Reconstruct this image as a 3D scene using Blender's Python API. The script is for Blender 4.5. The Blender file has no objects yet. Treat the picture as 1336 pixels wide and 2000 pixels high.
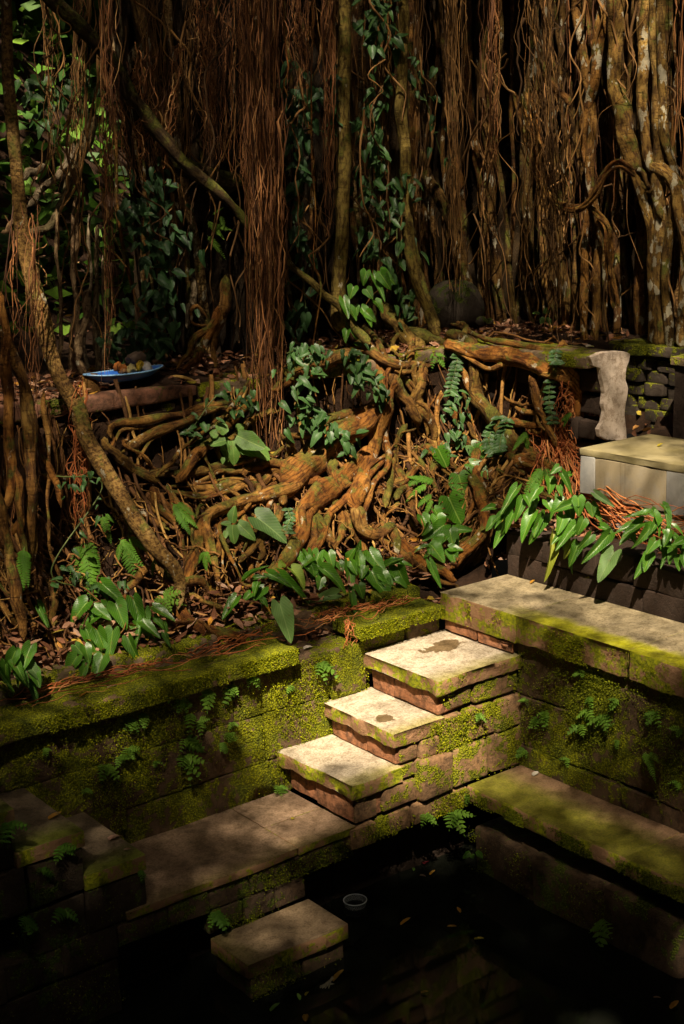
import bpy, math, random
import numpy as np
from mathutils import Vector, Matrix
# ------------------------------------------------------------------ camera
CL=np.array([-4.01971,-5.93834,2.64475])
CF=np.array([0.586695,0.776592,-0.229550]); CR=np.array([0.792281,-0.609110,-0.035735]); CU=np.array([0.167573,0.160902,0.972641])
F0=2781.7
scene=bpy.context.scene
camd=bpy.data.cameras.new('camera'); cam=bpy.data.objects.new('camera',camd); scene.collection.objects.link(cam)
cam.matrix_world=Matrix(((CR[0],CU[0],-CF[0],CL[0]),(CR[1],CU[1],-CF[1],CL[1]),(CR[2],CU[2],-CF[2],CL[2]),(0,0,0,1)))
camd.sensor_fit='HORIZONTAL'; camd.sensor_width=24; camd.lens=F0/1336*24; camd.clip_end=500; camd.clip_start=.05
scene.camera=cam
# ------------------------------------------------------------------ light
SUN=np.array([-0.40,-0.46,0.79]); SUN=SUN/np.linalg.norm(SUN)
w=bpy.data.worlds.new('World'); scene.world=w; w.use_nodes=True
nt=w.node_tree; bg=nt.nodes['Background']; sk=nt.nodes.new('ShaderNodeTexSky'); sk.sky_type='NISHITA'; sk.sun_disc=False
sk.sun_elevation=math.asin(SUN[2]); sk.sun_rotation=math.atan2(SUN[0],SUN[1]); sk.dust_density=4.0; sk.air_density=1.0; sk.ozone_density=1.0
nt.links.new(sk.outputs[0],bg.inputs[0]); bg.inputs[1].default_value=0.075
sd=bpy.data.lights.new('sun','SUN'); sd.energy=5.0; sd.angle=math.radians(.55); sd.color=(1,.94,.84)
so=bpy.data.objects.new('sun',sd); scene.collection.objects.link(so)
so.rotation_euler=Vector(SUN).to_track_quat('Z','Y').to_euler()
vs=scene.view_settings; vs.view_transform='Standard'; vs.look='None'; vs.exposure=1.35; vs.gamma=1.0; vs.use_white_balance=True; vs.white_balance_temperature=8000; vs.white_balance_tint=12
scene.cycles.max_bounces=5; scene.cycles.diffuse_bounces=2
# ------------------------------------------------------------------ helpers
rng=np.random.default_rng(7); R=random.Random(5)
COL=scene.collection
WL={}
def ray(x,y): return CF+CR*((x-668)/F0)+CU*((1000-y)/F0)
def on(x,y,ax,v):
    d=ray(x,y); i='xyz'.index(ax); return CL+d*((v-CL[i])/d[i])
def pxm(P): return float(np.dot(np.asarray(P)-CL,CF))/F0     # metres that one photo pixel spans at P
class Wob:
    def __init__(s,seed,n=6):
        g=np.random.default_rng(seed); s.k=g.normal(size=(n,3)); s.p=g.uniform(0,6.28,n); s.a=1/np.sqrt(n)
    def __call__(s,P,f=1.0): return np.sin(np.asarray(P)@s.k.T*f+s.p).sum(-1)*s.a
W1=Wob(1);W2=Wob(2);W3=Wob(3)
def mesh(name,v,f,mat=None,uv=None,smooth=True):
    me=bpy.data.meshes.new(name)
    v=np.asarray(v,dtype=np.float32)
    if isinstance(f,np.ndarray):
        n=len(f);k=f.shape[1]
        me.vertices.add(len(v)); me.vertices.foreach_set('co',v.ravel())
        me.loops.add(n*k); me.loops.foreach_set('vertex_index',f.astype(np.int32).ravel())
        me.polygons.add(n); me.polygons.foreach_set('loop_start',np.arange(0,n*k,k,dtype=np.int32))
        me.update(calc_edges=True)
    else: me.from_pydata(v.tolist(),[],f); me.update()
    if uv is not None:
        ul=me.uv_layers.new(name='UVMap'); li=np.zeros(len(me.loops),dtype=np.int32); me.loops.foreach_get('vertex_index',li)
        ul.data.foreach_set('uv',np.asarray(uv,dtype=np.float32)[li].ravel())
    if smooth: me.polygons.foreach_set('use_smooth',np.ones(len(me.polygons),dtype=bool))
    if mat: me.materials.append(mat)
    return me
def tag(o,label,cat,group=None):
    o['label']=label; o['category']=cat
    if group: o['group']=group
    return o
def thing(name,label,cat,loc=(0,0,0),group=None):
    o=bpy.data.objects.new(name,None); o.empty_display_size=.05; COL.objects.link(o); o.location=loc; WL[o.name]=np.array(loc,float)
    return tag(o,label,cat,group)
def obj(name,v,f,mat,parent=None,uv=None,smooth=True,origin=None):
    v=np.asarray(v,float); c=np.asarray(origin,float) if origin is not None else np.array([(v[:,0].min()+v[:,0].max())/2,(v[:,1].min()+v[:,1].max())/2,v[:,2].min()])
    me=mesh(name,v-c,f,mat,uv,smooth); o=bpy.data.objects.new(name,me); COL.objects.link(o)
    WL[o.name]=c
    if parent is not None: o.parent=parent; o.location=c-WL[parent.name]
    else: o.location=c
    return o
def inst(name,me,M,parent):
    o=bpy.data.objects.new(name,me); COL.objects.link(o); o.parent=parent
    Mx=Matrix(M.tolist()); Mx.translation=Vector(M[:3,3]-WL[parent.name]); o.matrix_local=Mx; WL[o.name]=M[:3,3].copy()
    return o
def struct(o,kind='structure'): o['kind']=kind; return o
def unit(a): a=np.asarray(a,float); return a/(np.linalg.norm(a)+1e-12)
ORD=['first','second','third','fourth','fifth','sixth','seventh','eighth','ninth','tenth','eleventh','twelfth','thirteenth','fourteenth','fifteenth','sixteenth','seventeenth','eighteenth','nineteenth','twentieth']
# ------------------------------------------------------------------ material kit
class NT:
    def __init__(s,name,rough=.85,spec=.3):
        s.m=bpy.data.materials.new(name); s.m.use_nodes=True; s.t=s.m.node_tree; s.n=s.t.nodes; s.b=s.n['Principled BSDF']
        s.b.inputs['Roughness'].default_value=rough; s.b.inputs['Specular IOR Level'].default_value=spec
        s.geo=s.n.new('ShaderNodeNewGeometry'); s.pos=s.geo.outputs['Position']; s.oi=s.n.new('ShaderNodeObjectInfo')
    def L(s,a,b):
        if isinstance(a,(int,float)): b.default_value=a
        elif isinstance(a,tuple): b.default_value=(*a,1) if len(a)==3 and b.type=='RGBA' else a
        else: s.t.links.new(a,b)
    def noise(s,scale,detail=5,rough=.6,vec=None,dist=0):
        n=s.n.new('ShaderNodeTexNoise'); n.inputs['Scale'].default_value=scale; n.inputs['Detail'].default_value=detail; n.inputs['Roughness'].default_value=rough; n.inputs['Distortion'].default_value=dist
        s.L(vec if vec is not None else s.pos,n.inputs['Vector']); return n.outputs['Fac']
    def voro(s,scale,vec=None,out='Distance'):
        n=s.n.new('ShaderNodeTexVoronoi'); n.inputs['Scale'].default_value=scale; s.L(vec if vec is not None else s.pos,n.inputs['Vector']); return n.outputs[out]
    def step(s,f,a,b,lo=0.,hi=1.):
        n=s.n.new('ShaderNodeMapRange'); n.interpolation_type='SMOOTHSTEP'; s.L(f,n.inputs[0])
        for i,v in enumerate((a,b,lo,hi)): n.inputs[i+1].default_value=v
        return n.outputs[0]
    def math(s,op,a,b=0.,c=0.):
        n=s.n.new('ShaderNodeMath'); n.operation=op; s.L(a,n.inputs[0]); s.L(b,n.inputs[1]); s.L(c,n.inputs[2]); return n.outputs[0]
    def mix(s,f,a,b,mode='MIX'):
        n=s.n.new('ShaderNodeMix'); n.data_type='RGBA'; n.blend_type=mode; s.L(f,n.inputs[0]); s.L(a,n.inputs[6]); s.L(b,n.inputs[7]); return n.outputs[2]
    def ramp(s,f,*st):
        n=s.n.new('ShaderNodeValToRGB'); e=n.color_ramp.elements
        while len(e)<len(st): e.new(.5)
        for el,(p,c) in zip(e,st): el.position=p; el.color=(*c,1)
        s.L(f,n.inputs[0]); return n.outputs[0]
    def sep(s,v):
        n=s.n.new('ShaderNodeSeparateXYZ'); s.L(v,n.inputs[0]); return n.outputs
    def comb(s,x,y,z):
        n=s.n.new('ShaderNodeCombineXYZ'); s.L(x,n.inputs[0]); s.L(y,n.inputs[1]); s.L(z,n.inputs[2]); return n.outputs[0]
    def vmul(s,v,k):
        n=s.n.new('ShaderNodeVectorMath'); n.operation='MULTIPLY'; s.L(v,n.inputs[0]); n.inputs[1].default_value=k; return n.outputs[0]
    def vadd(s,v,k):
        n=s.n.new('ShaderNodeVectorMath'); n.operation='ADD'; s.L(v,n.inputs[0]); s.L(k,n.inputs[1]); return n.outputs[0]
    def bump(s,h,strength=.5,dist=.01,prev=None):
        n=s.n.new('ShaderNodeBump'); n.inputs['Strength'].default_value=strength; n.inputs['Distance'].default_value=dist; s.L(h,n.inputs['Height'])
        if prev is not None: s.L(prev,n.inputs['Normal'])
        return n.outputs[0]
    def out(s,col,normal=None,rough=None):
        s.L(col,s.b.inputs['Base Color'])
        if normal is not None: s.L(normal,s.b.inputs['Normal'])
        if rough is not None: s.L(rough,s.b.inputs['Roughness'])
        return s.m
MOSS_A=(.36,.37,.010); MOSS_B=(.10,.125,.007)
def stone_mat(name,c1,c2,moss=.5,mossA=MOSS_A,mossB=MOSS_B,rough=.9,mscale=5.,up=.0,var=.35,bumpd=.012):
    """rough carved stone; moss: 0 none .. 1 all"""
    k=NT(name,rough,.25)
    n1=k.noise(3.2,6,.65); n2=k.noise(26,6,.7); n3=k.noise(140,3,.6)
    base=k.ramp(n1,(.3,c1),(.7,c2))
    base=k.mix(k.step(n2,.38,.66),base,k.mix(.7,base,(.03,.02,.014)))
    base=k.mix(k.math('MULTIPLY',k.oi.outputs['Random'],var),base,k.mix(1,base,(.45,.36,.33),'MULTIPLY'))
    pit=k.step(k.voro(60),.0,.35)
    h=k.math('ADD',k.math('MULTIPLY',n2,.8),k.math('ADD',k.math('MULTIPLY',n3,.25),k.math('MULTIPLY',pit,.15)))
    nrm=k.bump(h,1.0,bumpd)
    if moss<=0: return k.out(base,nrm)
    mv=k.vadd(k.pos,k.vmul(k.oi.outputs['Location'],(.0,.0,.0)))
    m=k.noise(mscale,7,.68,mv); m=k.math('ADD',m,k.math('MULTIPLY',k.math('SUBTRACT',n2,.5),.5))
    if up: 
        nz=k.sep(k.geo.outputs['Normal'])[2]; m=k.math('ADD',m,k.math('MULTIPLY',nz,up))
    t=.78-.56*moss
    mask=k.step(m,t-.02,t+.035)
    lump=k.voro(95); lump2=k.noise(60,5,.7)
    mc=k.ramp(k.math('ADD',k.math('MULTIPLY',k.noise(9,5,.6),.75),k.math('MULTIPLY',lump2,.3)),(.36,mossB),(.66,mossA))
    mc=k.mix(k.step(lump,.25,.6),mc,k.mix(.6,mc,(.02,.03,.004)))
    mh=k.math('SUBTRACT',k.math('MULTIPLY',lump2,1.2),lump)
    nm=k.bump(mh,1.0,.014)
    n=k.n.new('ShaderNodeMix'); n.data_type='VECTOR'; k.L(mask,n.inputs[0]); k.L(nrm,n.inputs[4]); k.L(nm,n.inputs[5])
    return k.out(k.mix(mask,base,mc),n.outputs[1])
def slab_mat(name,c1,c2,axis,e0,e1,algae=(.30,.31,.02),amt=1.,damp=(),brown=0.,extra=None):
    """smooth honed slab; algae grows where coordinate `axis` runs from e0 (none) to e1 (full)"""
    k=NT(name,.72,.3)
    n1=k.noise(2.3,6,.6); n2=k.noise(11,6,.62); n3=k.noise(90,5,.75); n4=k.noise(420,2,.6)
    c=k.ramp(k.math('ADD',k.math('MULTIPLY',n1,.6),k.math('MULTIPLY',n2,.4)),(.36,c1),(.64,c2))
    c=k.mix(k.step(n3,.48,.66),c,k.mix(.42,c,(.11,.08,.045)))
    c=k.mix(k.step(n4,.62,.70),c,k.mix(.5,c,(.06,.045,.03)))
    c=k.mix(k.step(k.noise(5.,6,.7,dist=.6),.50,.68,0,.42),c,(.10,.075,.05))
    x=k.sep(k.pos)['xyz'.index(axis)]
    x=k.math('ADD',x,k.math('MULTIPLY',k.math('SUBTRACT',n2,.5),.22*(1 if e1>e0 else -1)))
    f=k.math('MULTIPLY',k.step(x,min(e0,e1),max(e0,e1),0 if e1>e0 else 1,1 if e1>e0 else 0),amt)
    f=k.math('MULTIPLY',f,k.step(n3,.2,.6,.6,1))
    if extra is not None: f=extra(k,f)
    c=k.mix(f,c,k.mix(k.step(n2,.4,.65),algae,k.mix(.45,algae,(.1,.1,.01))))
    c=k.mix(k.step(n3,.42,.66,0,.55),c,k.mix(1,c,(.45,.40,.32),'MULTIPLY')); c=k.mix(k.step(k.noise(210,3,.7),.58,.68,0,.5),c,k.mix(1,c,(.4,.36,.3),'MULTIPLY'))
    c=k.mix(k.step(k.noise(17,5,.7),.46,.62,0,.5),c,k.mix(1,c,(.42,.38,.30),'MULTIPLY'))
    rough=.72
    for (px,py,pz,ax,ay,thr) in damp:
        v=k.vmul(k.vadd(k.pos,(-px,-py,-pz)),(1/ax,1/ay,0))
        ln=k.n.new('ShaderNodeVectorMath'); ln.operation='LENGTH'; k.L(v,ln.inputs[0])
        d=k.math('ADD',ln.outputs['Value'],k.math('MULTIPLY',k.math('SUBTRACT',k.noise(7.5,5,.62),.5),3.0))
        d=k.step(d,thr-.03,thr+.05,1,0)
        c=k.mix(d,c,k.mix(1,c,(.36,.29,.20),'MULTIPLY')); rough=k.math('SUBTRACT',rough,k.math('MULTIPLY',d,.2))
    side=k.step(k.sep(k.geo.outputs['True Normal'])[2],.5,.8)     # broken sides show the raw brown stone
    raw=k.ramp(k.noise(8,6,.7),(.3,(.24,.12,.06)),(.7,(.33,.19,.10)))
    mm=k.step(k.math('ADD',k.noise(9,5,.7),k.math('MULTIPLY',k.noise(45,4,.7),.35)),.64,.72)
    raw=k.mix(mm,raw,k.ramp(k.noise(50,4,.7),(.35,MOSS_B),(.7,MOSS_A)))
    c=k.mix(side,raw,c)
    hb=k.math('ADD',k.math('MULTIPLY',n3,.5),k.math('MULTIPLY',n4,.25))
    hs=k.math('MULTIPLY',k.math('SUBTRACT',1,side),k.math('MULTIPLY',k.noise(24,6,.7),4.))
    return k.out(c,k.bump(k.math('ADD',hb,hs),.8,.007),rough)
def bark_mat(name,c1,c2,c3,lichen=0.,moss=.2,stretch=.12,bumpd=.01):
    k=NT(name,.85,.25)
    p=k.vadd(k.pos,k.vmul(k.oi.outputs['Location'],(.3,.7,.1)))
    uvn=k.n.new('ShaderNodeTexCoord').outputs['UV']; vs_=k.vadd(k.vmul(uvn,(1.6,stretch,1)),k.vmul(k.oi.outputs['Location'],(3,5,7)))
    n1=k.noise(5,5,.6,p); n2=k.noise(38,6,.65,vs_); n3=k.noise(60,5,.7,p)
    c=k.ramp(n1,(.3,c1),(.52,c2),(.72,c3))
    c=k.mix(k.step(n2,.42,.62),c,k.mix(1,c,(.30,.24,.20),'MULTIPLY'))
    c=k.mix(k.math('MULTIPLY',k.oi.outputs['Random'],.7),c,k.mix(1,c,(.5,.45,.4),'MULTIPLY'))
    tint=k.ramp(k.oi.outputs['Random'],(0,(1,.92,.78)),(.3,(.60,.55,.42)),(.55,(1.0,.74,.52)),(.8,(.62,.66,.46)),(1,(1.0,.95,.85))); c=k.mix(1,c,tint,'MULTIPLY')
    ring=k.step(k.noise(42,3,.6,k.vadd(k.vmul(uvn,(.22,1.3,1)),k.vmul(k.oi.outputs['Location'],(9,4,2)))),.56,.66); c=k.mix(k.math('MULTIPLY',ring,.45),c,k.mix(1,c,(.3,.24,.18),'MULTIPLY'))
    if moss:
        nz=k.sep(k.geo.outputs['Normal'])[2]
        m=k.math('ADD',k.noise(7,6,.65,p),k.math('MULTIPLY',nz,.10)); t=.72-.5*moss
        c=k.mix(k.step(m,t,t+.12,0,.85),c,k.ramp(n3,(.35,(.035,.045,.01)),(.7,(.16,.16,.02))))
    if lichen:
        l=k.step(k.noise(13,4,.6,k.vmul(p,(1,1,.6))),.70-.12*lichen,.73-.12*lichen)
        c=k.mix(k.math('MULTIPLY',l,.7),c,(.38,.35,.25))
    h=k.math('SUBTRACT',k.math('ADD',k.math('MULTIPLY',n2,1.3),k.math('MULTIPLY',n3,.9)),k.math('MULTIPLY',ring,.3))
    return k.out(c,k.bump(h,.9,bumpd))
def leaf_mat(name,c1,c2,vein,rough=.32,veinf=.6,trans=.25,spec=.5,side=9.):
    k=NT(name,rough,spec)
    uv=k.n.new('ShaderNodeTexCoord').outputs['UV']; u,v,_=k.sep(uv)
    au=k.math('ABSOLUTE',k.math('SUBTRACT',u,.5))
    mid=k.step(au,.012,.035,1,0)
    ph=k.math('SUBTRACT',k.math('MULTIPLY',v,side),k.math('MULTIPLY',au,side*.9))
    sv=k.step(k.math('ABSOLUTE',k.math('SUBTRACT',k.math('FRACT',ph),.5)),.03,.12,1,0)
    vf=k.math('MAXIMUM',mid,k.math('MULTIPLY',sv,.5))
    c=k.mix(k.noise(9,4,.6),c1,c2)
    c=k.mix(k.oi.outputs['Random'],c,k.mix(1,c,(.55,.62,.6),'MULTIPLY'))
    bl=k.step(k.noise(24,5,.65),.62,.68,0,.75)
    c=k.mix(bl,c,(.12,.10,.02))
    c=k.mix(k.math('MULTIPLY',vf,veinf),c,vein)
    k.out(c,k.bump(k.math('ADD',k.math('MULTIPLY',vf,-1.),k.math('MULTIPLY',k.noise(45,3,.6),.4)),.5,.004),k.math('ADD',rough,k.math('MULTIPLY',k.noise(20,3,.6),.15)))
    tr=k.n.new('ShaderNodeBsdfTranslucent'); k.L(k.mix(1,c,(1.2,1.4,.5),'MULTIPLY'),tr.inputs[0])
    ms=k.n.new('ShaderNodeMixShader'); ms.inputs[0].default_value=trans; o=k.n['Material Output']
    k.t.links.new(k.b.outputs[0],ms.inputs[1]); k.t.links.new(tr.outputs[0],ms.inputs[2]); k.t.links.new(ms.outputs[0],o.inputs[0])
    return k.m
def island_mat(name,*st,rough=.8,trans=.15,spec=.2):
    k=NT(name,rough,spec); c=k.ramp(k.geo.outputs['Random Per Island'],*st)
    c=k.mix(k.step(k.noise(60,3,.6),.4,.7,0,.5),c,k.mix(1,c,(.5,.45,.4),'MULTIPLY')); k.out(c)
    if trans:
        tr=k.n.new('ShaderNodeBsdfTranslucent'); k.L(c,tr.inputs[0]); ms=k.n.new('ShaderNodeMixShader'); ms.inputs[0].default_value=trans
        k.t.links.new(k.b.outputs[0],ms.inputs[1]); k.t.links.new(tr.outputs[0],ms.inputs[2]); k.t.links.new(ms.outputs[0],k.n['Material Output'].inputs[0])
    return k.m
def flat_mat(name,c,rough=.6,spec=.4,var=.2):
    k=NT(name,rough,spec); n=k.noise(25,5,.65); return k.out(k.mix(k.math('MULTIPLY',n,var*2),c,k.mix(1,c,(.4,.38,.35),'MULTIPLY')),k.bump(n,.2,.004))
M={}
M['stair']=stone_mat('stair_stone',(.31,.17,.08),(.21,.13,.07),.44,mscale=6)
M['riser']=stone_mat('riser_stone',(.46,.19,.09),(.36,.17,.09),.20,mscale=6)
M['wall']=stone_mat('mossy_wall_stone',(.15,.09,.05),(.09,.062,.036),.52,mscale=3.2)
M['cap']=stone_mat('mossy_cap_stone',(.22,.13,.075),(.15,.11,.06),.66,mscale=4,up=.05)
M['redcap']=stone_mat('reddish_cap_stone',(.24,.10,.06),(.17,.085,.05),.34,mscale=2.5,mossA=(.13,.14,.012),up=.03)
M['kerb']=stone_mat('kerb_stone',(.19,.12,.07),(.13,.10,.06),.48,mscale=4,up=.06)
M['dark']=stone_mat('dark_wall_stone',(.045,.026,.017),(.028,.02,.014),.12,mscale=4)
M['base']=stone_mat('wet_base_stone',(.14,.085,.05),(.09,.065,.04),.48,mscale=7,mossA=(.13,.19,.02))
M['low']=stone_mat('low_course_stone',(.13,.08,.045),(.08,.055,.03),.42,mscale=6,mossA=(.12,.17,.02))
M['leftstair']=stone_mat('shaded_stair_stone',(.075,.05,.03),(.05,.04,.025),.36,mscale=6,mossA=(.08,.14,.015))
M['tread']=slab_mat('tread_slab',(.45,.375,.275),(.58,.505,.39),'y',-.47,-.62,algae=(.33,.29,.05),amt=.75,
    damp=((.98,-.22,.065,.17,.075,.9),(.40,-.40,-.149,.06,.07,.85)))
M['ledge']=slab_mat('ledge_slab',(.24,.155,.10),(.36,.245,.16),'y',-.46,-.64,algae=(.14,.11,.02),amt=.7)
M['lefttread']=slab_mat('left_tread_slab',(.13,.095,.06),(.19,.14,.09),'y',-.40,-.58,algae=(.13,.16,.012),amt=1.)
M['lowtread']=slab_mat('low_tread_slab',(.20,.14,.085),(.28,.20,.12),'x',-.70,-.92,algae=(.15,.13,.02),amt=.8)
M['bench']=slab_mat('bench_slab',(.24,.14,.08),(.31,.19,.11),'x',1.12,.92,algae=(.17,.175,.010),amt=.95)
M['plat']=slab_mat('platform_slab',(.33,.27,.16),(.40,.33,.21),'x',1.32,1.22,algae=(.44,.44,.010),amt=1.,extra=lambda k,f:k.math('MULTIPLY',f,k.step(k.sep(k.pos)[1],-.85,-.42,1,.0)))
k=NT('concrete',.8,.3)
sx=k.sep(k.pos); st=k.noise(9,5,.6,k.comb(0,k.math('MULTIPLY',sx[1],3),k.math('MULTIPLY',sx[2],.18)))
c=k.ramp(k.noise(3,6,.65),(.35,(.25,.20,.12)),(.7,(.33,.28,.19))); c=k.mix(k.step(st,.55,.75,0,.6),c,(.13,.09,.04)); c=k.mix(k.step(k.noise(6,6,.7),.5,.7,0,.5),c,(.2,.19,.17)); c=k.mix(k.step(k.noise(30,5,.7),.5,.75,0,.4),c,(.2,.16,.09))
M['conc']=k.out(c,k.bump(k.noise(80,5,.7),.35,.004))
k=NT('blue_grey_concrete',.8,.3); c=k.ramp(k.noise(7,6,.7),(.35,(.20,.205,.20)),(.7,(.32,.31,.28))); M['concb']=k.out(c,k.bump(k.noise(90,5,.7),.3,.004))
k=NT('concrete_top',.85,.25); c=k.ramp(k.noise(4,7,.65),(.35,(.20,.165,.07)),(.7,(.31,.265,.15))); M['conct']=k.out(c,k.bump(k.noise(60,5,.7),.4,.005))
k=NT('plaster',.9,.2); c=k.ramp(k.noise(6,6,.7),(.3,(.40,.32,.25)),(.7,(.60,.50,.41))); c=k.mix(k.step(k.noise(22,6,.75),.46,.62,0,.7),c,(.22,.16,.11)); c=k.mix(k.step(k.noise(5,5,.7),.55,.7,0,.5),c,(.22,.16,.10)); M['plaster']=k.out(c,k.bump(k.noise(40,6,.75),.8,.012))
k=NT('soil',.95,.15); c=k.ramp(k.noise(12,7,.7),(.3,(.018,.010,.006)),(.7,(.055,.028,.015))); M['soil']=k.out(c,k.bump(k.noise(45,6,.75),1.,.03))
M['rock']=stone_mat('mossy_rock',(.05,.038,.026),(.03,.025,.018),.40,mscale=4,mossA=(.09,.12,.010),mossB=(.03,.045,.006),up=.10)
M['stack']=stone_mat('stacked_stone',(.06,.045,.032),(.04,.034,.026),.42,mscale=3,mossA=(.30,.30,.012),up=.16)
M['root']=bark_mat('root_bark',(.14,.06,.017),(.37,.19,.05),(.50,.33,.11),.55,.34,.3,.018)
M['curtain']=bark_mat('curtain_root_bark',(.07,.036,.012),(.22,.125,.036),(.34,.225,.075),.8,.36,.25,.016)
M['lichen']=bark_mat('lichen_root_bark',(.13,.07,.022),(.31,.19,.055),(.44,.31,.11),1.0,.32,.4,.016)
M['grey']=bark_mat('pale_bark',(.15,.095,.04),(.28,.19,.08),(.38,.29,.15),.75,.36,1.6,.016)
M['palegrey']=bark_mat('pale_grey_bark',(.26,.21,.14),(.40,.34,.25),(.50,.44,.35),.4,.12,.4)
M['stemwood']=bark_mat('brown_stem_bark',(.16,.09,.03),(.29,.18,.06),(.40,.29,.13),.55,.30,1.2,.012)
M['log']=bark_mat('mossy_log_bark',(.05,.04,.02),(.08,.065,.03),(.10,.085,.03),.1,.5,.4)
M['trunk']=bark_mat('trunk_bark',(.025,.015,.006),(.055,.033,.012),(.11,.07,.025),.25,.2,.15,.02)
M['post']=bark_mat('post_bark',(.15,.115,.03),(.26,.20,.055),(.34,.26,.085),.25,.32,.5)
k=NT('aerial_root',.75,.3); rr=k.geo.outputs['Random Per Island']; c=k.ramp(rr,(.0,(.045,.018,.008)),(.45,(.16,.062,.022)),(.8,(.31,.125,.042)),(1,(.44,.25,.10))); M['fine']=k.out(c)
k=NT('red_rootlet',.75,.3); rr=k.geo.outputs['Random Per Island']; c=k.ramp(rr,(.0,(.16,.04,.015)),(.6,(.42,.12,.035)),(1,(.50,.22,.08))); M['redroot']=k.out(c)
k=NT('dark_aerial_root',.8,.25); rr=k.geo.outputs['Random Per Island']; c=k.ramp(rr,(.0,(.05,.025,.010)),(.5,(.15,.075,.025)),(.85,(.26,.13,.04)),(1,(.34,.18,.07))); M['darkfine']=k.out(c)
k=NT('thin_root_bark',.85,.25); rr=k.geo.outputs['Random Per Island']; c=k.ramp(rr,(.0,(.05,.022,.009)),(.5,(.16,.07,.022)),(.85,(.32,.16,.045)),(1,(.42,.26,.08))); c=k.mix(k.step(k.noise(50,4,.7),.4,.65,0,.7),c,k.mix(1,c,(.35,.3,.22),'MULTIPLY')); M['darkroot']=k.out(c,k.bump(k.noise(80,4,.7),.6,.006))
M['philo']=leaf_mat('philodendron_leaf',(.032,.135,.010),(.07,.215,.016),(.24,.38,.07),.27)
M['philoy']=leaf_mat('yellowing_leaf',(.26,.27,.02),(.20,.26,.03),(.40,.40,.10))
M['pale']=leaf_mat('pale_leaf',(.09,.19,.05),(.13,.24,.07),(.22,.33,.12),.42)
M['lime']=leaf_mat('lime_leaf',(.20,.30,.03),(.16,.27,.03),(.36,.42,.10),.5)
M['seed']=leaf_mat('seedling_leaf',(.08,.19,.03),(.12,.25,.045),(.24,.36,.09),.5)
M['creep']=leaf_mat('creeper_leaf',(.03,.10,.022),(.05,.14,.03),(.11,.2,.05),.38,.4)
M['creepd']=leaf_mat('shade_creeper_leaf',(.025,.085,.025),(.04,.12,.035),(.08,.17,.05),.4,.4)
M['fern']=leaf_mat('fern_frond',(.06,.19,.015),(.11,.26,.02),(.12,.24,.05),.55,.3,.3,.3)
M['fernb']=leaf_mat('wall_fern_frond',(.14,.30,.03),(.20,.38,.045),(.2,.34,.08),.55,.3,.35,.3)
M['stem']=flat_mat('plant_stem',(.09,.12,.03))
M['litter']=island_mat('dead_leaf',(0,(.10,.04,.02)),(.35,(.22,.09,.045)),(.6,(.34,.17,.10)),(.82,(.42,.26,.18)),(.93,(.45,.2,.03)),(1,(.40,.33,.05)))
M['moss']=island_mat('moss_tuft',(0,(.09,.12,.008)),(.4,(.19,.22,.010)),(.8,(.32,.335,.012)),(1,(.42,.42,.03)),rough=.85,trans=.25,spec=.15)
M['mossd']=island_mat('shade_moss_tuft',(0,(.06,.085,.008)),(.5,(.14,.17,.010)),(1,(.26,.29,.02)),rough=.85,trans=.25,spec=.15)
M['under']=island_mat('undergrowth_leaf',(0,(.03,.09,.015)),(.6,(.07,.18,.02)),(1,(.16,.30,.04)),rough=.5,trans=.3,spec=.3)
M['crown']=island_mat('crown_leaf',(0,(.03,.07,.015)),(1,(.07,.14,.03)),rough=.6,trans=.0)
# ------------------------------------------------------------------ stone pieces
def grid_axis(h,r,step):
    a=[-h,-h+r*.35,-h+r]; n=max(1,int((2*h-2*r)/step)); a+= [(-h+r)+(2*h-2*r)*i/n for i in range(1,n)]; a+=[h-r,h-r*.35,h]
    return a
def boxgrid(hx,hy,hz,r,step):
    ax=[grid_axis(h,min(r,h*.45),step) for h in (hx,hy,hz)]
    V={};vs=[];F=[]
    def vid(p):
        q=(round(p[0],5),round(p[1],5),round(p[2],5))
        if q not in V: V[q]=len(vs); vs.append(p)
        return V[q]
    for a in range(3):
        b,c=(a+1)%3,(a+2)%3
        for s in (-1,1):
            A,B=ax[b],ax[c]; h=(hx,hy,hz)[a]
            def pt(i,j):
                p=[0,0,0];p[a]=s*h;p[b]=A[i];p[c]=B[j];return tuple(p)
            for i in range(len(A)-1):
                for j in range(len(B)-1):
                    q=[vid(pt(i,j)),vid(pt(i+1,j)),vid(pt(i+1,j+1)),vid(pt(i,j+1))]
                    F.append(q if s>0 else q[::-1])
    v=np.array(vs)
    q=np.clip(v,[-max(hx-r,hx*.55),-max(hy-r,hy*.55),-max(hz-r,hz*.55)],[max(hx-r,hx*.55),max(hy-r,hy*.55),max(hz-r,hz*.55)])
    d=v-q; L=np.linalg.norm(d,axis=1,keepdims=True); rr=np.minimum(np.abs(d).max(1,keepdims=True),r)
    n=np.where(L>0,d/np.maximum(L,1e-9),0)
    v=q+n*rr
    return v,np.array(F),n
SEED=[0]
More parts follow.
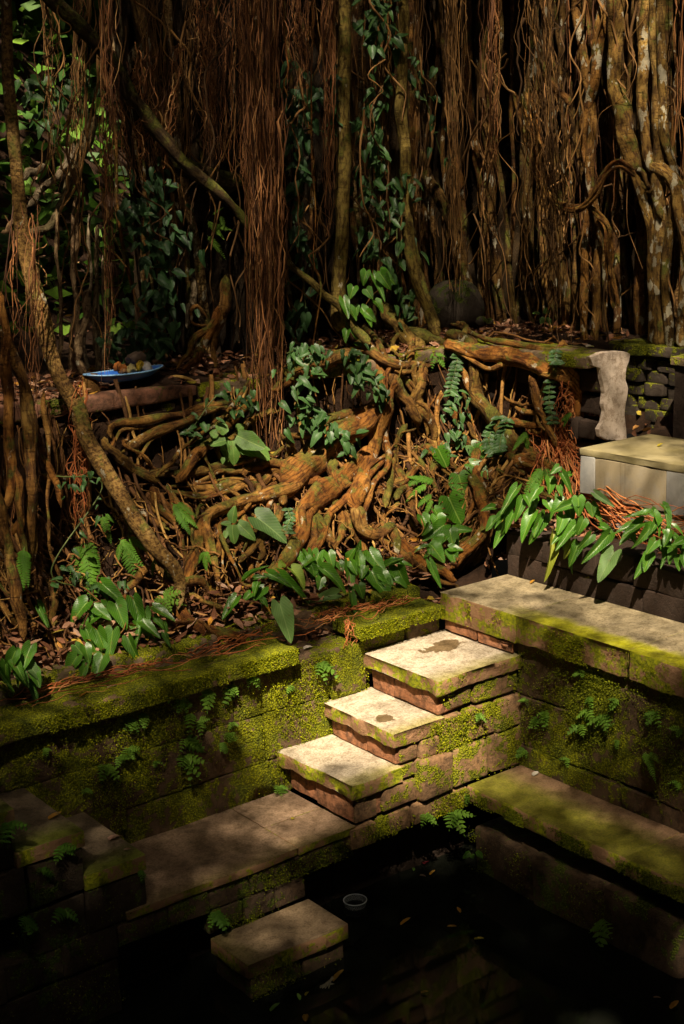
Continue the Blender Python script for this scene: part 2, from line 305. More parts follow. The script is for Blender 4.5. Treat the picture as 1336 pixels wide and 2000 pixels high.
def stone(parent,x0,x1,y0,y1,z0,z1,mat,name='stone',r=.008,amp=.006,step=.06,rot=0.,fine=.003,flat_top=False):
    SEED[0]+=1; zt=0
    c=np.array([(x0+x1)/2,(y0+y1)/2,(z0+z1)/2]); hx,hy,hz=(x1-x0)/2,(y1-y0)/2,(z1-z0)/2
    v,F,n=boxgrid(hx,hy,hz,r,step)
    P=v+c+SEED[0]*3.1
    d=amp*W1(P,7)+fine*W2(P,38)
    sh=np.stack([W2(P,4),W3(P,4.3),W1(P,3.7)],1)*amp*.9
    if flat_top:
        k=(v[:,2]<hz-.004)[:,None]; v=v+np.where(k,n*d[:,None]+sh*[1,1,.6],0)
    else: v=v+n*d[:,None]+sh
    if rot:
        ca,sa=math.cos(rot),math.sin(rot); v=np.stack([v[:,0]*ca-v[:,1]*sa,v[:,0]*sa+v[:,1]*ca,v[:,2]],1)
    return obj(name,v+c,F,mat,parent)
def row_y(parent,xs,y0,y1,z0,z1,mat,gap=.006,jit=.006,name='stone',vgap=None,**k):
    vgap=gap if vgap is None else vgap
    "stones side by side along x"
    for a,b in zip(xs[:-1],xs[1:]):
        j=R.uniform(-jit,jit); stone(parent,a+vgap/2,b-vgap/2,y0+j,y1,z0+gap/2,z1-gap/2,mat,name,**k)
def row_x(parent,ys,x0,x1,z0,z1,mat,gap=.006,jit=.006,name='stone',**k):
    for a,b in zip(ys[:-1],ys[1:]):
        j=R.uniform(-jit,jit); stone(parent,x0+j,x1,a+gap/2,b-gap/2,z0+gap/2,z1-gap/2,mat,name,**k)
WATER=-1.06
# water and pool floor
def sheet(name,x0,x1,y0,y1,z,mat,n=2,kind='structure'):
    xs=np.linspace(x0,x1,n);ys=np.linspace(y0,y1,n); X,Y=np.meshgrid(xs,ys,indexing='ij'); v=np.stack([X.ravel(),Y.ravel(),np.full(n*n,z)],1)
    f=[[i*n+j,(i+1)*n+j,(i+1)*n+j+1,i*n+j+1] for i in range(n-1) for j in range(n-1)]
    return struct(obj(name,v,np.array(f),mat),kind)
k=NT('dark_pool_water',.05,.16); k.b.inputs['IOR'].default_value=1.33; M['water']=k.out((.006,.007,.005),k.bump(k.noise(3.5,2,.5),.02,.02))
sheet('pool_water',-3.2,1.6,-5.,.2,WATER,M['water'])
# -------- right-hand stairs
st=thing('stone_staircase','sunlit stone steps of three pale slabs climbing right to the platform','staircase',(.55,-.3,-.72))
T=[(0.,.335,-.343),(.295,.635,-.149),(.588,1.158,.065)]
for i,(a,b,z) in enumerate(T):
    th=.083
    stone(st,a-.008,b+(.03 if i==2 else 0),-.614,.012,z-th,z,M['tread'],'tread_slab',r=.005,amp=.006,step=.035,flat_top=True,fine=.005)
# risers (faces towards -x): two stones each, seen under the slab noses
row_x(st,[-.588,-.27,-.02],.022,.30,-.572,-.437,M['riser'],jit=.004)
row_x(st,[-.588,-.34,-.02],.318,.56,-.340,-.240,M['riser'],jit=.004)
row_x(st,[-.588,-.22,-.02],.612,.80,-.146,-.026,M['riser'],jit=.004)
row_x(st,[-.60,-.30,-.02],1.150,1.17,.070,.144,M['riser'],jit=.003,r=.006)
# side face (towards -y), course by course
fy=-.60
row_y(st,[.605,.86,1.19],fy,-.3,-.144,-.022,M['stair'],gap=.014,r=.012,jit=.009,vgap=.020)
row_y(st,[.325,.46,.60],fy,-.3,-.343,-.236,M['stair'],gap=.014,r=.012,jit=.009,vgap=.020)
row_y(st,[.60,.78,1.01,1.20],fy-.01,-.3,-.345,-.148,M['stair'],gap=.014,r=.012,jit=.009,vgap=.020)
row_y(st,[.34,.44],fy-.004,-.3,-.432,-.348,M['stair'],gap=.010)
row_y(st,[.44,.68,.94,1.20],fy-.02,-.3,-.572,-.346,M['stair'],gap=.015,r=.012,jit=.009,vgap=.020)
row_y(st,[.022,.19,.44],fy-.012,-.3,-.574,-.434,M['stair'],gap=.014,r=.012,jit=.009,vgap=.020)
row_y(st,[-.02,.16,.40,.66,.80],fy-.006,-.3,-.705,-.582,M['stair'],jit=.01,gap=.01,vgap=.018)
# -------- ledge between the stairs
lg=thing('stone_ledge','long brown flagstone ledge above the pool between the two flights of steps','ledge',(-.6,-.3,-.74))
for a,b,y0,y1 in [(-1.30,-.335,-.602,.012),(-.332,.028,-.30,.012),(-.332,.028,-.602,-.303)]:
    stone(lg,a,b,y0,y1,-.625,-.582,M['ledge'],'flagstone',r=.005,amp=.002,step=.08,flat_top=True)
row_y(lg,[-1.35,-1.08,-.86,-.62,-.36,-.02],-.585,-.2,-.745,-.632,M['base'],jit=.012)
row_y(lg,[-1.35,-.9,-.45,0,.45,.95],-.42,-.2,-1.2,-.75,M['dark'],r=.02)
# -------- lower step in the water
ls=thing('submerged_step_block','low brown stone step rising from the water below the ledge','step',(-.58,-.76,-1.2))
stone(ls,-.868,-.286,-.922,-.598,-.955,-.8745,M['lowtread'],'tread_slab',r=.006,amp=.003,step=.06,flat_top=True)
row_y(ls,[-.85,-.55,-.30],-.905,-.60,-1.25,-.962,M['low'])
row_y(ls,[-.86,-.66,-.48,-.29],-.597,-.43,-.872,-.750,M['base'],jit=.006)
# -------- left-hand stairs
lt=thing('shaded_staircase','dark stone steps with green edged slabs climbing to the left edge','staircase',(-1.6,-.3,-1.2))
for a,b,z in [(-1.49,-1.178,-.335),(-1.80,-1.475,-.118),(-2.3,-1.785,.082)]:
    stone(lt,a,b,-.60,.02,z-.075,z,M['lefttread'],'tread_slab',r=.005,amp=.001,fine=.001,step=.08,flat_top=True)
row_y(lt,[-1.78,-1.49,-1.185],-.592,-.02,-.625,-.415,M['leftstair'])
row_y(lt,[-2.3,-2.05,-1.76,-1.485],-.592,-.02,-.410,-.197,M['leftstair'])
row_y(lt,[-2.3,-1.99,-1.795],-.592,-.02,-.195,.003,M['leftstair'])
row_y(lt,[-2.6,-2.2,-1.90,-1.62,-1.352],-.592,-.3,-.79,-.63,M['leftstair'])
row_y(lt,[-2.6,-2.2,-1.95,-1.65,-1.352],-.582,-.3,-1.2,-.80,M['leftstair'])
# -------- back retaining wall
bw=thing('mossy_back_wall','moss covered stone retaining wall with overhanging cap stones behind the ledge','wall',(-.4,.1,-.6))
row_y(bw,[-2.5,-1.7,-.95,-.42,.02,.30],.0,.25,-.60,-.385,M['wall'],gap=.002,jit=.004,step=.07)
row_y(bw,[-2.5,-1.9,-1.2,-.62,-.1,.31],.0,.25,-.385,-.12,M['wall'],gap=.002,jit=.004,step=.07)
row_y(bw,[-2.5,-1.6,-.8,-.28,.10],.014,.25,-.12,.136,M['wall'],gap=.004,jit=.004,step=.07)
row_y(bw,[.106,.345],-.010,.25,-.12,.137,M['wall'],gap=.003)
row_y(bw,[.345,.545,.60],-.004,.25,-.142,.137,M['wall'],gap=.004)
row_y(bw,[.60,.9,1.16],.006,.25,-.09,.160,M['kerb'],gap=.004)
row_y(bw,[-2.6,-1.9,-1.22,-.66,.095],-.062,.215,.140,.232,M['cap'],name='cap_stone',gap=.004,amp=.010,r=.016,jit=.01)
row_y(bw,[.505,1.128],-.060,.20,.167,.252,M['cap'],name='cap_stone',amp=.006,r=.012)
# -------- kerb of low stones behind the cap
kb=thing('low_stone_kerb','low row of weathered kerb stones half buried behind the cap stones','kerb',(0,.3,.2))
row_y(kb,[-1.75,-1.2,-.72,-.22],.21,.36,.16,.315,M['kerb'],name='kerb_stone',amp=.012,r=.025)
row_y(kb,[-.20,.22,.83],.235,.42,.13,.300,M['kerb'],name='kerb_stone',amp=.008,r=.02)
row_y(kb,[.85,1.13],.16,.36,.15,.290,M['cap'],name='kerb_stone',amp=.008,r=.02)
# -------- platform on the right
pf=thing('stone_platform','broad stone platform with yellow algae edge at the top of the steps','platform',(1.4,-1.2,.14))
for a,b in [(-.62,-.012),(-1.42,-.622),(-2.4,-1.422),(-3.5,-2.402)]:
    stone(pf,1.138,1.672,a,b,.147,.305,M['plat'],'platform_slab',r=.006,amp=.007,fine=.005,step=.045,flat_top=True)
rw=thing('mossy_side_wall','dark mossy stone wall in shade under the platform','wall',(1.25,-1.8,-.6))
row_x(rw,[-3.6,-2.6,-1.9,-1.35,-.95,-.55],1.168,1.4,-.60,-.455,M['wall'],gap=.004,jit=.003)
row_x(rw,[-3.6,-2.4,-1.6,-1.05,-.55],1.180,1.4,-.453,-.16,M['wall'],gap=.004,jit=.003)
row_x(rw,[-3.6,-2.0,-1.2,-.55],1.195,1.4,-.16,.145,M['wall'],gap=.004,jit=.003)
bn=thing('stone_bench','green algae covered stone bench slab running along the pool under the platform','bench',(.96,-1.9,-.7))
for a,b in [(-1.75,-.628),(-2.7,-1.754),(-3.8,-2.704)]:
    stone(bn,.757,1.172,a,b,-.655,-.566,M['bench'],'bench_slab',r=.014,amp=.004,step=.06,flat_top=True)
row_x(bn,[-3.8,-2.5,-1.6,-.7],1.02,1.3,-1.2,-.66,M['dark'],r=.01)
lc=thing('low_stone_course','dark worn course of long stones standing in the water below the bench','wall',(.86,-1.9,-1.2))
row_x(lc,[-3.8,-2.9,-2.1,-1.62,-1.12,-.632],.775,1.0,-1.25,-.795,M['low'],gap=.012,jit=.012,amp=.014,r=.03)
# -------- dark wall behind the platform
dw=thing('dark_retaining_wall','dark brown retaining wall of big blocks behind the platform','wall',(1.8,-1.5,.3))
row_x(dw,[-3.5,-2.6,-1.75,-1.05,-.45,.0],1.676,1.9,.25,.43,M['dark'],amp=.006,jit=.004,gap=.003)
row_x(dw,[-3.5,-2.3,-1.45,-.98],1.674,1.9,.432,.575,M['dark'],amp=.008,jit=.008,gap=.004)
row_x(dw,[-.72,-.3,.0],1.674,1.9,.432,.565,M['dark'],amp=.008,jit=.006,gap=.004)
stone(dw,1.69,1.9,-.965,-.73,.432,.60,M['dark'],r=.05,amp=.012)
# -------- concrete plinth
cp=thing('concrete_plinth','square concrete plinth with stained tan face and worn flat top beside the pillar','plinth',(2.4,-1,.6))
stone(cp,2.10,2.72,-2.3,-.19,.985,1.030,M['conct'],'top_slab',r=.006,amp=.003,step=.1,flat_top=True)
stone(cp,2.102,2.6,-.305,-.195,.760,.984,M['concb'],'corner_panel',r=.004,amp=.0015,step=.1)
stone(cp,2.104,2.6,-.84,-.307,.745,.984,M['conc'],'face_panel',r=.004,amp=.0015,step=.1)
stone(cp,2.102,2.6,-1.6,-.842,.735,.984,M['concb'],'side_panel',r=.004,amp=.0015,step=.1)
stone(cp,2.150,2.6,-.60,-.25,.640,.742,M['concb'],'lower_panel',r=.004,amp=.002,step=.1)
stone(cp,2.120,2.6,-1.6,-.602,.640,.733,M['conc'],'lower_panel',r=.004,amp=.002,step=.1)
stone(cp,2.170,2.6,-1.6,-.30,.40,.638,M['concb'],'footing',r=.004,amp=.004,step=.1)
# -------- terrace wall left
tl=thing('terrace_wall','low terrace wall with reddish cap stones and short piers behind the roots on the left','wall',(.2,1.35,.6))
row_y(tl,[-2.4,-1.2,-.45,.35],1.17,1.5,1.405,1.497,M['redcap'],name='cap_stone',amp=.008,r=.02)
row_y(tl,[.35,1.3,2.55],1.17,1.5,1.405,1.497,M['kerb'],name='cap_stone',amp=.008,r=.02)
row_y(tl,[-2.4,-1.1,0,1.2,2.55],1.27,1.5,.6,1.40,M['dark'],name='wall_panel',step=.12)
for px in (205,275,333,400):
    q=on(px,850,'y',1.2); stone(tl,q[0]-.05,q[0]+.05,1.205,1.285,.86,1.40,M['kerb'],'pier',r=.01)
row_y(tl,[-2.4,-.9,.3,1.6,2.55],1.19,1.27,.62,.86,M['kerb'],name='plinth_stone',amp=.008)
# -------- terrace wall right, with its plastered end
tr=thing('terrace_side_wall','low dark terrace wall with mossy cap slab behind the arching roots on the right','wall',(2.75,.6,.7))
row_x(tr,[-.08,.55,1.16],2.29,2.65,1.462,1.540,M['kerb'],name='cap_slab',amp=.004,r=.012)
for i,(a,b) in enumerate([(.7,.85),(.852,1.0),(1.002,1.15),(1.152,1.30),(1.302,1.458)]):
    row_x(tr,[-.08,.12+.05*(i%2),.4,.66+.06*(i%2),.9,1.16],2.40+.01*(i%2),2.585,a,b,M['dark'],r=.04,amp=.015,jit=.02)
pl=thing('plastered_wall_end','ragged pale plaster pillar at the cut end of the terrace wall','pillar',(2.75,-.1,1.0))
prof=[(1153,697),(1170,690),(1205,684),(1231,690),(1229,704),(1224,716),(1222,742),(1225,758),(1222,785),(1220,810),(1222,835),(1223,858),(1205,862),(1186,860),(1172,852),(1170,838),(1177,826),(1180,806),(1177,790),(1181,768),(1178,750),(1175,733),(1171,718),(1158,713)]
pts=np.array([on(x,y,'y',-.098) for x,y in prof]); n=len(pts)
# finely cut ragged outline, thick in y
den=[]; 
for i in range(n):
    a,b=pts[i],pts[(i+1)%n]
    for t in np.linspace(0,1,4,endpoint=False): den.append(a*(1-t)+b*t)
den=np.array(den); den[:,0]+=.004*W1(den,60); den[:,2]+=.004*W2(den,60); m=len(den)
cen=den.mean(0); fr=den.copy(); inn=cen+(den-cen)*.985; inn[:,1]-=.003
back=den.copy(); back[:,1]=-.07
v=np.vstack([inn,fr,back]); F=[list(range(m))[::-1]]
for i in range(m):
    j=(i+1)%m; F.append([i,j,m+j,m+i]); F.append([m+i,m+j,2*m+j,2*m+i])
obj('plaster_face',v,F,M['plaster'],pl,smooth=False)
# -------- stacked mossy stone wall far right
sw=thing('stacked_stone_wall','stacked river stone wall with bright moss behind the plaster pillar','wall',(3.3,.0,.9))
for r_,z in enumerate(np.arange(.90,1.42,.085)):
    y=.62-(r_%2)*.09
    while y>-.75:
        L_=R.uniform(.15,.26); stone(sw,3.20+.02*R.random()+.004*(6-r_),3.45,y-L_,y-.008,z,z+.088,M['stack'],r=.042,amp=.010,step=.05); y-=L_
row_x(sw,[-.75,-.2,.25,.62],3.17,3.5,1.50-.09,1.50,M['stack'],name='cap_stone',r=.04,amp=.014)
po=thing('dark_stone_post','dark stone post at the right edge beside the stacked wall','post',(3.1,-.12,.9))
q=on(1336,700,'x',3.0); stone(po,2.98,3.2,q[1]-.28,q[1]+.07,.9,1.42,M['dark'],'post_shaft'); stone(po,2.96,3.22,q[1]-.3,q[1]+.09,1.423,1.485,M['kerb'],'post_cap')
# ------------------------------------------------------------------ ground
def H(x,y):
    x=np.asarray(x,float);y=np.asarray(y,float)
    d=np.minimum(1.2-y,2.42-x)
    z=np.interp(d,[-.05,.02,.12,.55,.95],[1.49,1.40,.88,.55,.24])
    right=((x>1.78)&(y<.25))|((x>2.63)&(y<.55))
    zr=np.interp(x,[1.78,2.1,2.5,2.62],[.53,.50,.6,.9]); zr=np.where(x>2.62,np.interp(x,[2.62,3.2,3.4],[.9,.93,1.46]),zr)
    z=np.where(right,zr,z)
    z=np.where((y<=.25)&(x<=1.78),.10,z)
    z=np.where((x>1.78)&(y<.25)&(y>-.15)&(x<2.6),np.maximum(zr,np.interp(y,[-.15,.25],[.55,.55])),z)
    hill=np.interp(y-.35*np.maximum(x,0),[3.2,4.2,5,7,9,14,30],[0,.6,1.6,4.0,6,8,11])*np.interp(x,[1.5,4.],[1,.5])
    return z+hill
def HS(x,y):
    "the soil itself: it lies lower and further back than the root cage (H) that grows over it"
    x=np.asarray(x,float);y=np.asarray(y,float); d=np.minimum(1.2-y,2.42-x); z=H(x,y)
    lo=np.interp(d,[.0,.05,.14,.45,.95],[1.40,1.0,.52,.30,.22]); bank=(d>0.)&(y>.25)
    return np.where(bank,np.minimum(z,lo),z)
def soilz(x,y): return HS(x,y)+.025*W1(np.stack([np.asarray(x)*1.,np.asarray(y)*1.,np.zeros_like(np.asarray(x)*1.)],-1),6)+.012*W2(np.stack([np.asarray(x)*1.,np.asarray(y)*1.,np.zeros_like(np.asarray(x)*1.)],-1),19)
xs=np.unique(np.concatenate([np.linspace(-60,-3,12),np.arange(-3,5,.05),np.linspace(5,60,16)])); ys=np.unique(np.concatenate([np.arange(.22,3.2,.05),np.linspace(3.2,12,34),np.linspace(12,70,10)]))
X,Y=np.meshgrid(xs,ys,indexing='ij'); Z=soilz(X,Y); v=np.stack([X.ravel(),Y.ravel(),Z.ravel()],1); nx,ny=X.shape
I=np.arange((nx-1)*(ny-1)); a=(I//(ny-1))*ny+I%(ny-1); F=np.stack([a,a+ny,a+ny+1,a+1],1)
struct(obj('ground',v,F,M['soil']))
xs=np.arange(1.79,5.05,.05); ys=np.arange(-4,.2205,.0497); X,Y=np.meshgrid(xs,ys,indexing='ij'); Z=soilz(X,Y); v=np.stack([X.ravel(),Y.ravel(),Z.ravel()],1); nx,ny=X.shape
I=np.arange((nx-1)*(ny-1)); a=(I//(ny-1))*ny+I%(ny-1); F=np.stack([a,a+ny,a+ny+1,a+1],1)
struct(obj('planter_ground',v,F,M['soil']))
# paving round the pool where the photographer stands
v=[];F=[]
def slabq(x0,x1,y0,y1,z):
    i=len(v); v.extend([(x0,y0,z),(x1,y0,z),(x1,y1,z),(x0,y1,z),(x0,y0,-1.6),(x1,y0,-1.6),(x1,y1,-1.6),(x0,y1,-1.6)])
    F.extend([[i,i+1,i+2,i+3],[i,i+4,i+5,i+1],[i+1,i+5,i+6,i+2],[i+2,i+6,i+7,i+3],[i+3,i+7,i+4,i]])
slabq(-60,-2.6,-60,.2,.08); slabq(-2.6,5,-60,-4.2,.08); slabq(5,60,-60,.2,.9)
struct(obj('pavement',v,F,M['kerb'],smooth=False))
# ------------------------------------------------------------------ tubes
def catmull(P,m):
    P=np.asarray(P,float); n=len(P)
    if n==2: P=np.vstack([P[0],(P[0]*2+P[1])/3,(P[0]+2*P[1])/3,P[1]]); n=4
    E=np.vstack([2*P[0]-P[1],P,2*P[-1]-P[-2]])
    L=np.concatenate([[0],np.cumsum(np.linalg.norm(np.diff(P[:,:3],axis=0),axis=1)+1e-6)]); s=np.linspace(0,L[-1],m); s[-1]-=1e-7
    i=np.clip(np.searchsorted(L,s,side='right')-1,0,n-2); t=((s-L[i])/(L[i+1]-L[i]))[:,None]
    a,b,c,d=E[i],E[i+1],E[i+2],E[i+3]
    return .5*((2*b)+(c-a)*t+(2*a-5*b+4*c-d)*t*t+(3*b-a-3*c+d)*t**3)
def tube(C,r,sides=8,lump=.12,seed=0,flat=1.):
    C=np.asarray(C,float); m=len(C); T=np.gradient(C,axis=0); T/=np.linalg.norm(T,axis=1,keepdims=True)+1e-12
    up=np.array([.31,.17,.93]) if abs(T[0,2])<.8 else np.array([.93,.31,.17])
    N=np.zeros((m,3)); nv=np.cross(T[0],up); nv/=np.linalg.norm(nv); N[0]=nv
    for i in range(1,m):
        nv=nv-T[i]*(nv@T[i]); nv/=np.linalg.norm(nv)+1e-12; N[i]=nv
    B=np.cross(T,N); a=np.linspace(0,2*np.pi,sides,endpoint=False)
    D=N[:,None,:]*np.cos(a)[None,:,None]+B[:,None,:]*np.sin(a)[None,:,None]*flat
    V=C[:,None,:]+D*np.asarray(r)[:,None,None]
    if lump:
        k=(W1(V+seed*1.7,24)+.8*W2(V*[1,1,.5]+seed,60))*lump; V=V+D*(np.asarray(r)[:,None]*k)[...,None]
    V=V.reshape(-1,3); tube.uv=None
    i=np.arange((m-1)*sides); ring=i//sides; s=i%sides; s2=(s+1)%sides
    F=np.stack([ring*sides+s,ring*sides+s2,(ring+1)*sides+s2,(ring+1)*sides+s],1)
    return V,F
class Bag:
    def __init__(s): s.v=[];s.f=[];s.n=0
    def add(s,V,F): s.v.append(V); s.f.append(F+s.n); s.n+=len(V)
    def build(s,name,mat,parent=None,smooth=True): return obj(name,np.vstack(s.v),np.vstack(s.f),mat,parent,smooth=smooth)
def wiggle(C,amp,f,seed):
    C=np.asarray(C,float); s=np.linspace(0,1,len(C))[:,None]; q=np.hstack([C*0+s*f,])
    g=np.random.default_rng(seed); 
    for k in range(3):
        ph=g.uniform(0,6.28,3); C=C+amp/(k+1)*np.sin(s*f*(1.7**k)*g.uniform(.7,1.3,3)+ph)
    return C
def hug(px,py,h):
    "point where the sight line meets the earth bank or terrace face, h metres proud of it"
    d=ray(px,py); t=np.arange(6.0,18,.01); P=CL+d*t[:,None]
    z=H(P[:,0]+h*.5,P[:,1]+h*.5)+h*.5
    w=np.nonzero(P[:,2]<z)[0]
    return P[w[0]] if len(w) else P[-1]
by=thing('banyan_tree','huge banyan with a curtain of aerial roots flowing over the terrace walls','tree',(2.6,2.4,1.4))
rootn=[0]
def root(pts,wpx,mat='root',sides=9,m=None,amp=.010,lump=.15,par=None,name='root'):
    "pts: 3D points; wpx: photo-pixel widths along it"
    P=np.asarray(pts,float); L=np.linalg.norm(np.diff(P,axis=0),axis=1).sum(); m=m or int(np.clip(L/.03,10,60))
    C=catmull(P,m); rootn[0]+=1; C=wiggle(C,amp,9,rootn[0])
    wp=np.interp(np.linspace(0,1,m),np.linspace(0,1,len(wpx)),wpx); r=wp*.5*np.array([pxm(c) for c in C])
    sl=np.concatenate([[0],np.cumsum(np.linalg.norm(np.diff(C,axis=0),axis=1))])
    e=np.minimum(sl,sl[-1]-sl); r=r*np.sqrt(np.clip(e/np.maximum(r*1.1,1e-4),.004,1))
    big=max(wpx)>30; sides=16 if big else sides
    V,F=tube(C,r,sides,lump,rootn[0]*.37)
    if big:
        a=np.linspace(0,2*np.pi,sides,endpoint=False)[None,:]; g=np.random.default_rng(rootn[0]); fl=.10*np.sin(3*a+g.uniform(0,6)+sl[:,None]*g.uniform(-6,6))+.07*np.sin(5*a+g.uniform(0,6)+sl[:,None]*g.uniform(-9,9)); Vr=V.reshape(m,sides,3); V=(Vr+(Vr-C[:,None,:])*fl[...,None]).reshape(-1,3)
    uv=np.stack([np.tile(np.abs(np.linspace(-1,1,sides,endpoint=False)),m)*np.repeat(r,sides)*3+.2,np.repeat(sl,sides)],1)
    return obj(name,V,F,M[mat],par or by,uv=uv,origin=C[0])
def hroot(spec,wpx,h=.06,mat='root',**k):
    wpx=[w_*(.70 if max(wpx)>30 else .86) for w_ in wpx]; n=len(spec); hs=h if isinstance(h,(list,tuple)) else [h]*n
    hs=np.interp(np.linspace(0,1,n),np.linspace(0,1,len(hs)),hs)
    for c_ in range(2 if max(wpx)>20 else 1):
        ox,oy=R.gauss(0,max(wpx)*.75),R.gauss(0,max(wpx)*.5); f=R.uniform(.28,.5)
        root([hug(x+ox+R.gauss(0,7),y+oy+R.gauss(0,7),max(.02,a+R.uniform(-.06,.05))) for (x,y),a in zip(spec,hs)],[w_*f for w_ in wpx],mat)
    return root([hug(x,y,a) for (x,y),a in zip(spec,hs)],wpx,mat,**k)
def froot(spec,wpx,ax='y',v=1.2,mat='root',**k):
    "free roots: pixel trace on a standing plane (one value, or one per point)"
    n=len(spec); vv=v if isinstance(v,(list,tuple)) else [v]*2; vv=np.interp(np.linspace(0,1,n),np.linspace(0,1,len(vv)),vv)
    return root([on(x,y,ax,a) for (x,y),a in zip(spec,vv)],wpx,mat,**k)
# ---- thick roots spilling over the bank, traced one by one
hroot([(640,600),(698,660),(758,706),(800,716),(838,716)],[34,40,40,36,26],.22)
hroot([(834,712),(822,740),(813,765),(823,805),(843,830),(853,865)],[30,28,24,24,18,12],[.22,.12])
hroot([(748,715),(743,750),(748,785),(735,835),(732,880),(713,920),(698,960),(688,995)],[42,42,46,40,36,38,46,50],[.24,.18])
hroot([(690,985),(708,1030),(740,1040),(765,1028),(772,1060),(776,1092)],[46,40,32,30,28,20],[.16,.08])
hroot([(763,732),(788,770),(803,808),(828,832)],[28,26,24,18],.2)
hroot([(868,655),(905,662),(928,678),(931,725),(927,768),(955,805),(988,850),(1018,880),(1070,903)],[34,40,40,34,38,46,50,46,34],[.16,.16,.18,.14])
hroot([(868,665),(933,690),(993,697),(1048,712),(1104,728),(1124,765),(1126,812),(1146,848)],[30,36,40,44,52,42,36,24],[.18,.22,.2,.1])
hroot([(990,885),(1030,905),(1075,912),(1110,918)],[44,48,44,26],.12)
hroot([(928,930),(940,980),(946,1035),(903,1082),(886,1108)],[26,28,30,28,22],[.14,.06])
hroot([(773,1058),(808,1085),(858,1118),(898,1132)],[26,26,22,10],[.08,.05])
hroot([(738,802),(700,836),(660,856),(625,882),(582,921),(556,955)],[52,62,72,80,78,60],[.2,.22,.16])
hroot([(720,880),(670,935),(620,975),(596,1000),(585,1042),(552,1100),(524,1142)],[42,54,60,60,50,42,30],[.14,.16,.06])
hroot([(600,930),(560,958),(520,965),(441,991),(401,1016),(408,1066),(424,1110),(433,1148)],[46,42,36,34,32,26,24,18],[.14,.14,.06])
hroot([(410,1000),(388,1030),(382,1090),(360,1142)],[26,25,24,18],.1)
hroot([(350,1150),(350,1185),(362,1210),(401,1230),(441,1234),(478,1268)],[20,24,26,26,28,24],[.06,.07,.05])
hroot([(560,840),(570,870),(575,905),(580,935)],[22,24,26,28],.18)
hroot([(700,800),(655,830),(610,848),(560,850)],[18,20,18,10],.22)
hroot([(660,690),(620,720),(570,735),(530,760)],[30,34,30,20],.16)
hroot([(580,700),(610,715),(660,695),(690,690)],[18,24,30,30],.2)
for sp,wp,h in [
 ([(75,931),(130,930),(185,926)],[14,18,14],.05),([(215,858),(221,835),(301,815),(371,805),(446,785)],[14,18,20,18,14],.06),
 ([(246,883),(301,846),(371,815),(451,795)],[24,22,20,14],.08),([(341,946),(381,891),(436,841),(491,780),(520,745)],[20,24,24,22,18],.12),
 ([(205,850),(216,881),(281,926),(311,946)],[18,24,24,16],.08),([(300,930),(350,925),(420,912),(500,903)],[14,22,24,18],.05),
 ([(345,945),(420,955),(500,930),(560,915)],[14,20,24,22],.07),([(330,965),(400,965),(470,955),(540,945)],[12,18,18,20],.08),
 ([(540,800),(480,830),(420,880)],[14,16,14],.08),([(480,1000),(500,960),(530,930)],[14,18,22],.12),
 ([(600,1000),(630,1030),(655,1075)],[30,26,16],.1),([(655,975),(668,1020),(660,1075)],[34,26,14],.1),([(620,990),(612,1040),(622,1085)],[22,18,12],.1),
 ([(560,960),(545,1010),(500,1060),(470,1100)],[24,22,20,14],.1),([(530,975),(515,1030),(505,1095)],[16,16,12],.1),
 ([(700,960),(740,960),(790,935),(830,890)],[18,18,16,12],.08),([(770,980),(800,930),(810,870)],[14,14,10],.08),
 ([(880,790),(900,840),(925,880),(935,935)],[16,18,20,20],.14),([(985,820),(1010,828),(1050,830),(1100,826)],[16,18,18,14],.14),
 ([(1035,735),(1050,790),(1070,835),(1090,872)],[16,15,13,10],.2),([(780,745),(800,700),(810,650)],[12,14,14],.2),
 ([(905,760),(915,810),(925,860)],[12,14,12],.14),([(860,760),(850,800),(855,850),(840,900)],[12,12,14,10],.12),
 ([(990,780),(1020,800),(1060,805)],[12,14,12],.08),([(470,1010),(440,1050),(420,1090)],[12,16,14],.06),
 ([(290,960),(320,1000),(360,1030)],[14,18,16],.06),([(240,1000),(290,1005),(330,1040)],[12,16,14],.05),
 ([(800,830),(770,870),(765,930),(750,990)],[16,18,18,14],.1),([(830,870),(845,920),(850,960)],[20,22,12],.1),
 ([(640,880),(650,920),(690,950)],[24,26,22],.2),([(560,900),(520,905),(470,925)],[26,24,16],.12),
 ([(955,860),(930,900),(880,930)],[20,18,12],.1),([(620,1100),(580,1090),(540,1100)],[12,14,12],.06)]:
    hroot(sp,wp,h)
# red-brown twisted roots of the small tree by the tray
for sp,wp in [([(425,600),(405,650),(385,700),(350,725)],[16,20,18,8]),([(430,590),(415,640),(372,672),(345,728)],[14,16,12,6]),([(410,620),(380,600),(368,610),(385,632),(415,632)],[6,7,7,7,5]),([(440,540),(436,600),(415,680),(420,725)],[22,24,18,8]),([(405,660),(385,690),(405,720)],[10,10,6])]:
    froot(sp,wp,'y',1.42,mat='root')
# ---- random thinner roots that knit the bank together
def bank_point():
    if R.random()<.72: x=R.uniform(-1.6,2.2); y=R.uniform(.42,1.15)
    else: x=R.uniform(1.75,2.36); y=R.uniform(.0,1.1)
    return x,y
for i in range(75):
    x,y=bank_point(); ang=R.gauss(-1.7,.7); L=R.uniform(.25,.8); n=6; P=[]
    h0=R.uniform(.01,.12)
    for j in range(n):
        P.append((x,y,(float(H(x,y))+h0)*(1-(j/(n-1))**2)+float(HS(x,y))*(j/(n-1))**2+R.uniform(-.01,.02))); x+=math.cos(ang)*L/n; y+=math.sin(ang)*L/n; ang+=R.gauss(0,.35)
        y=min(max(y,.40),1.16)
    wd=R.choice([7,8,9,11,13,16,20]); root(P,[wd*1.1,wd,wd*.7,wd*.35],amp=.012,sides=7)
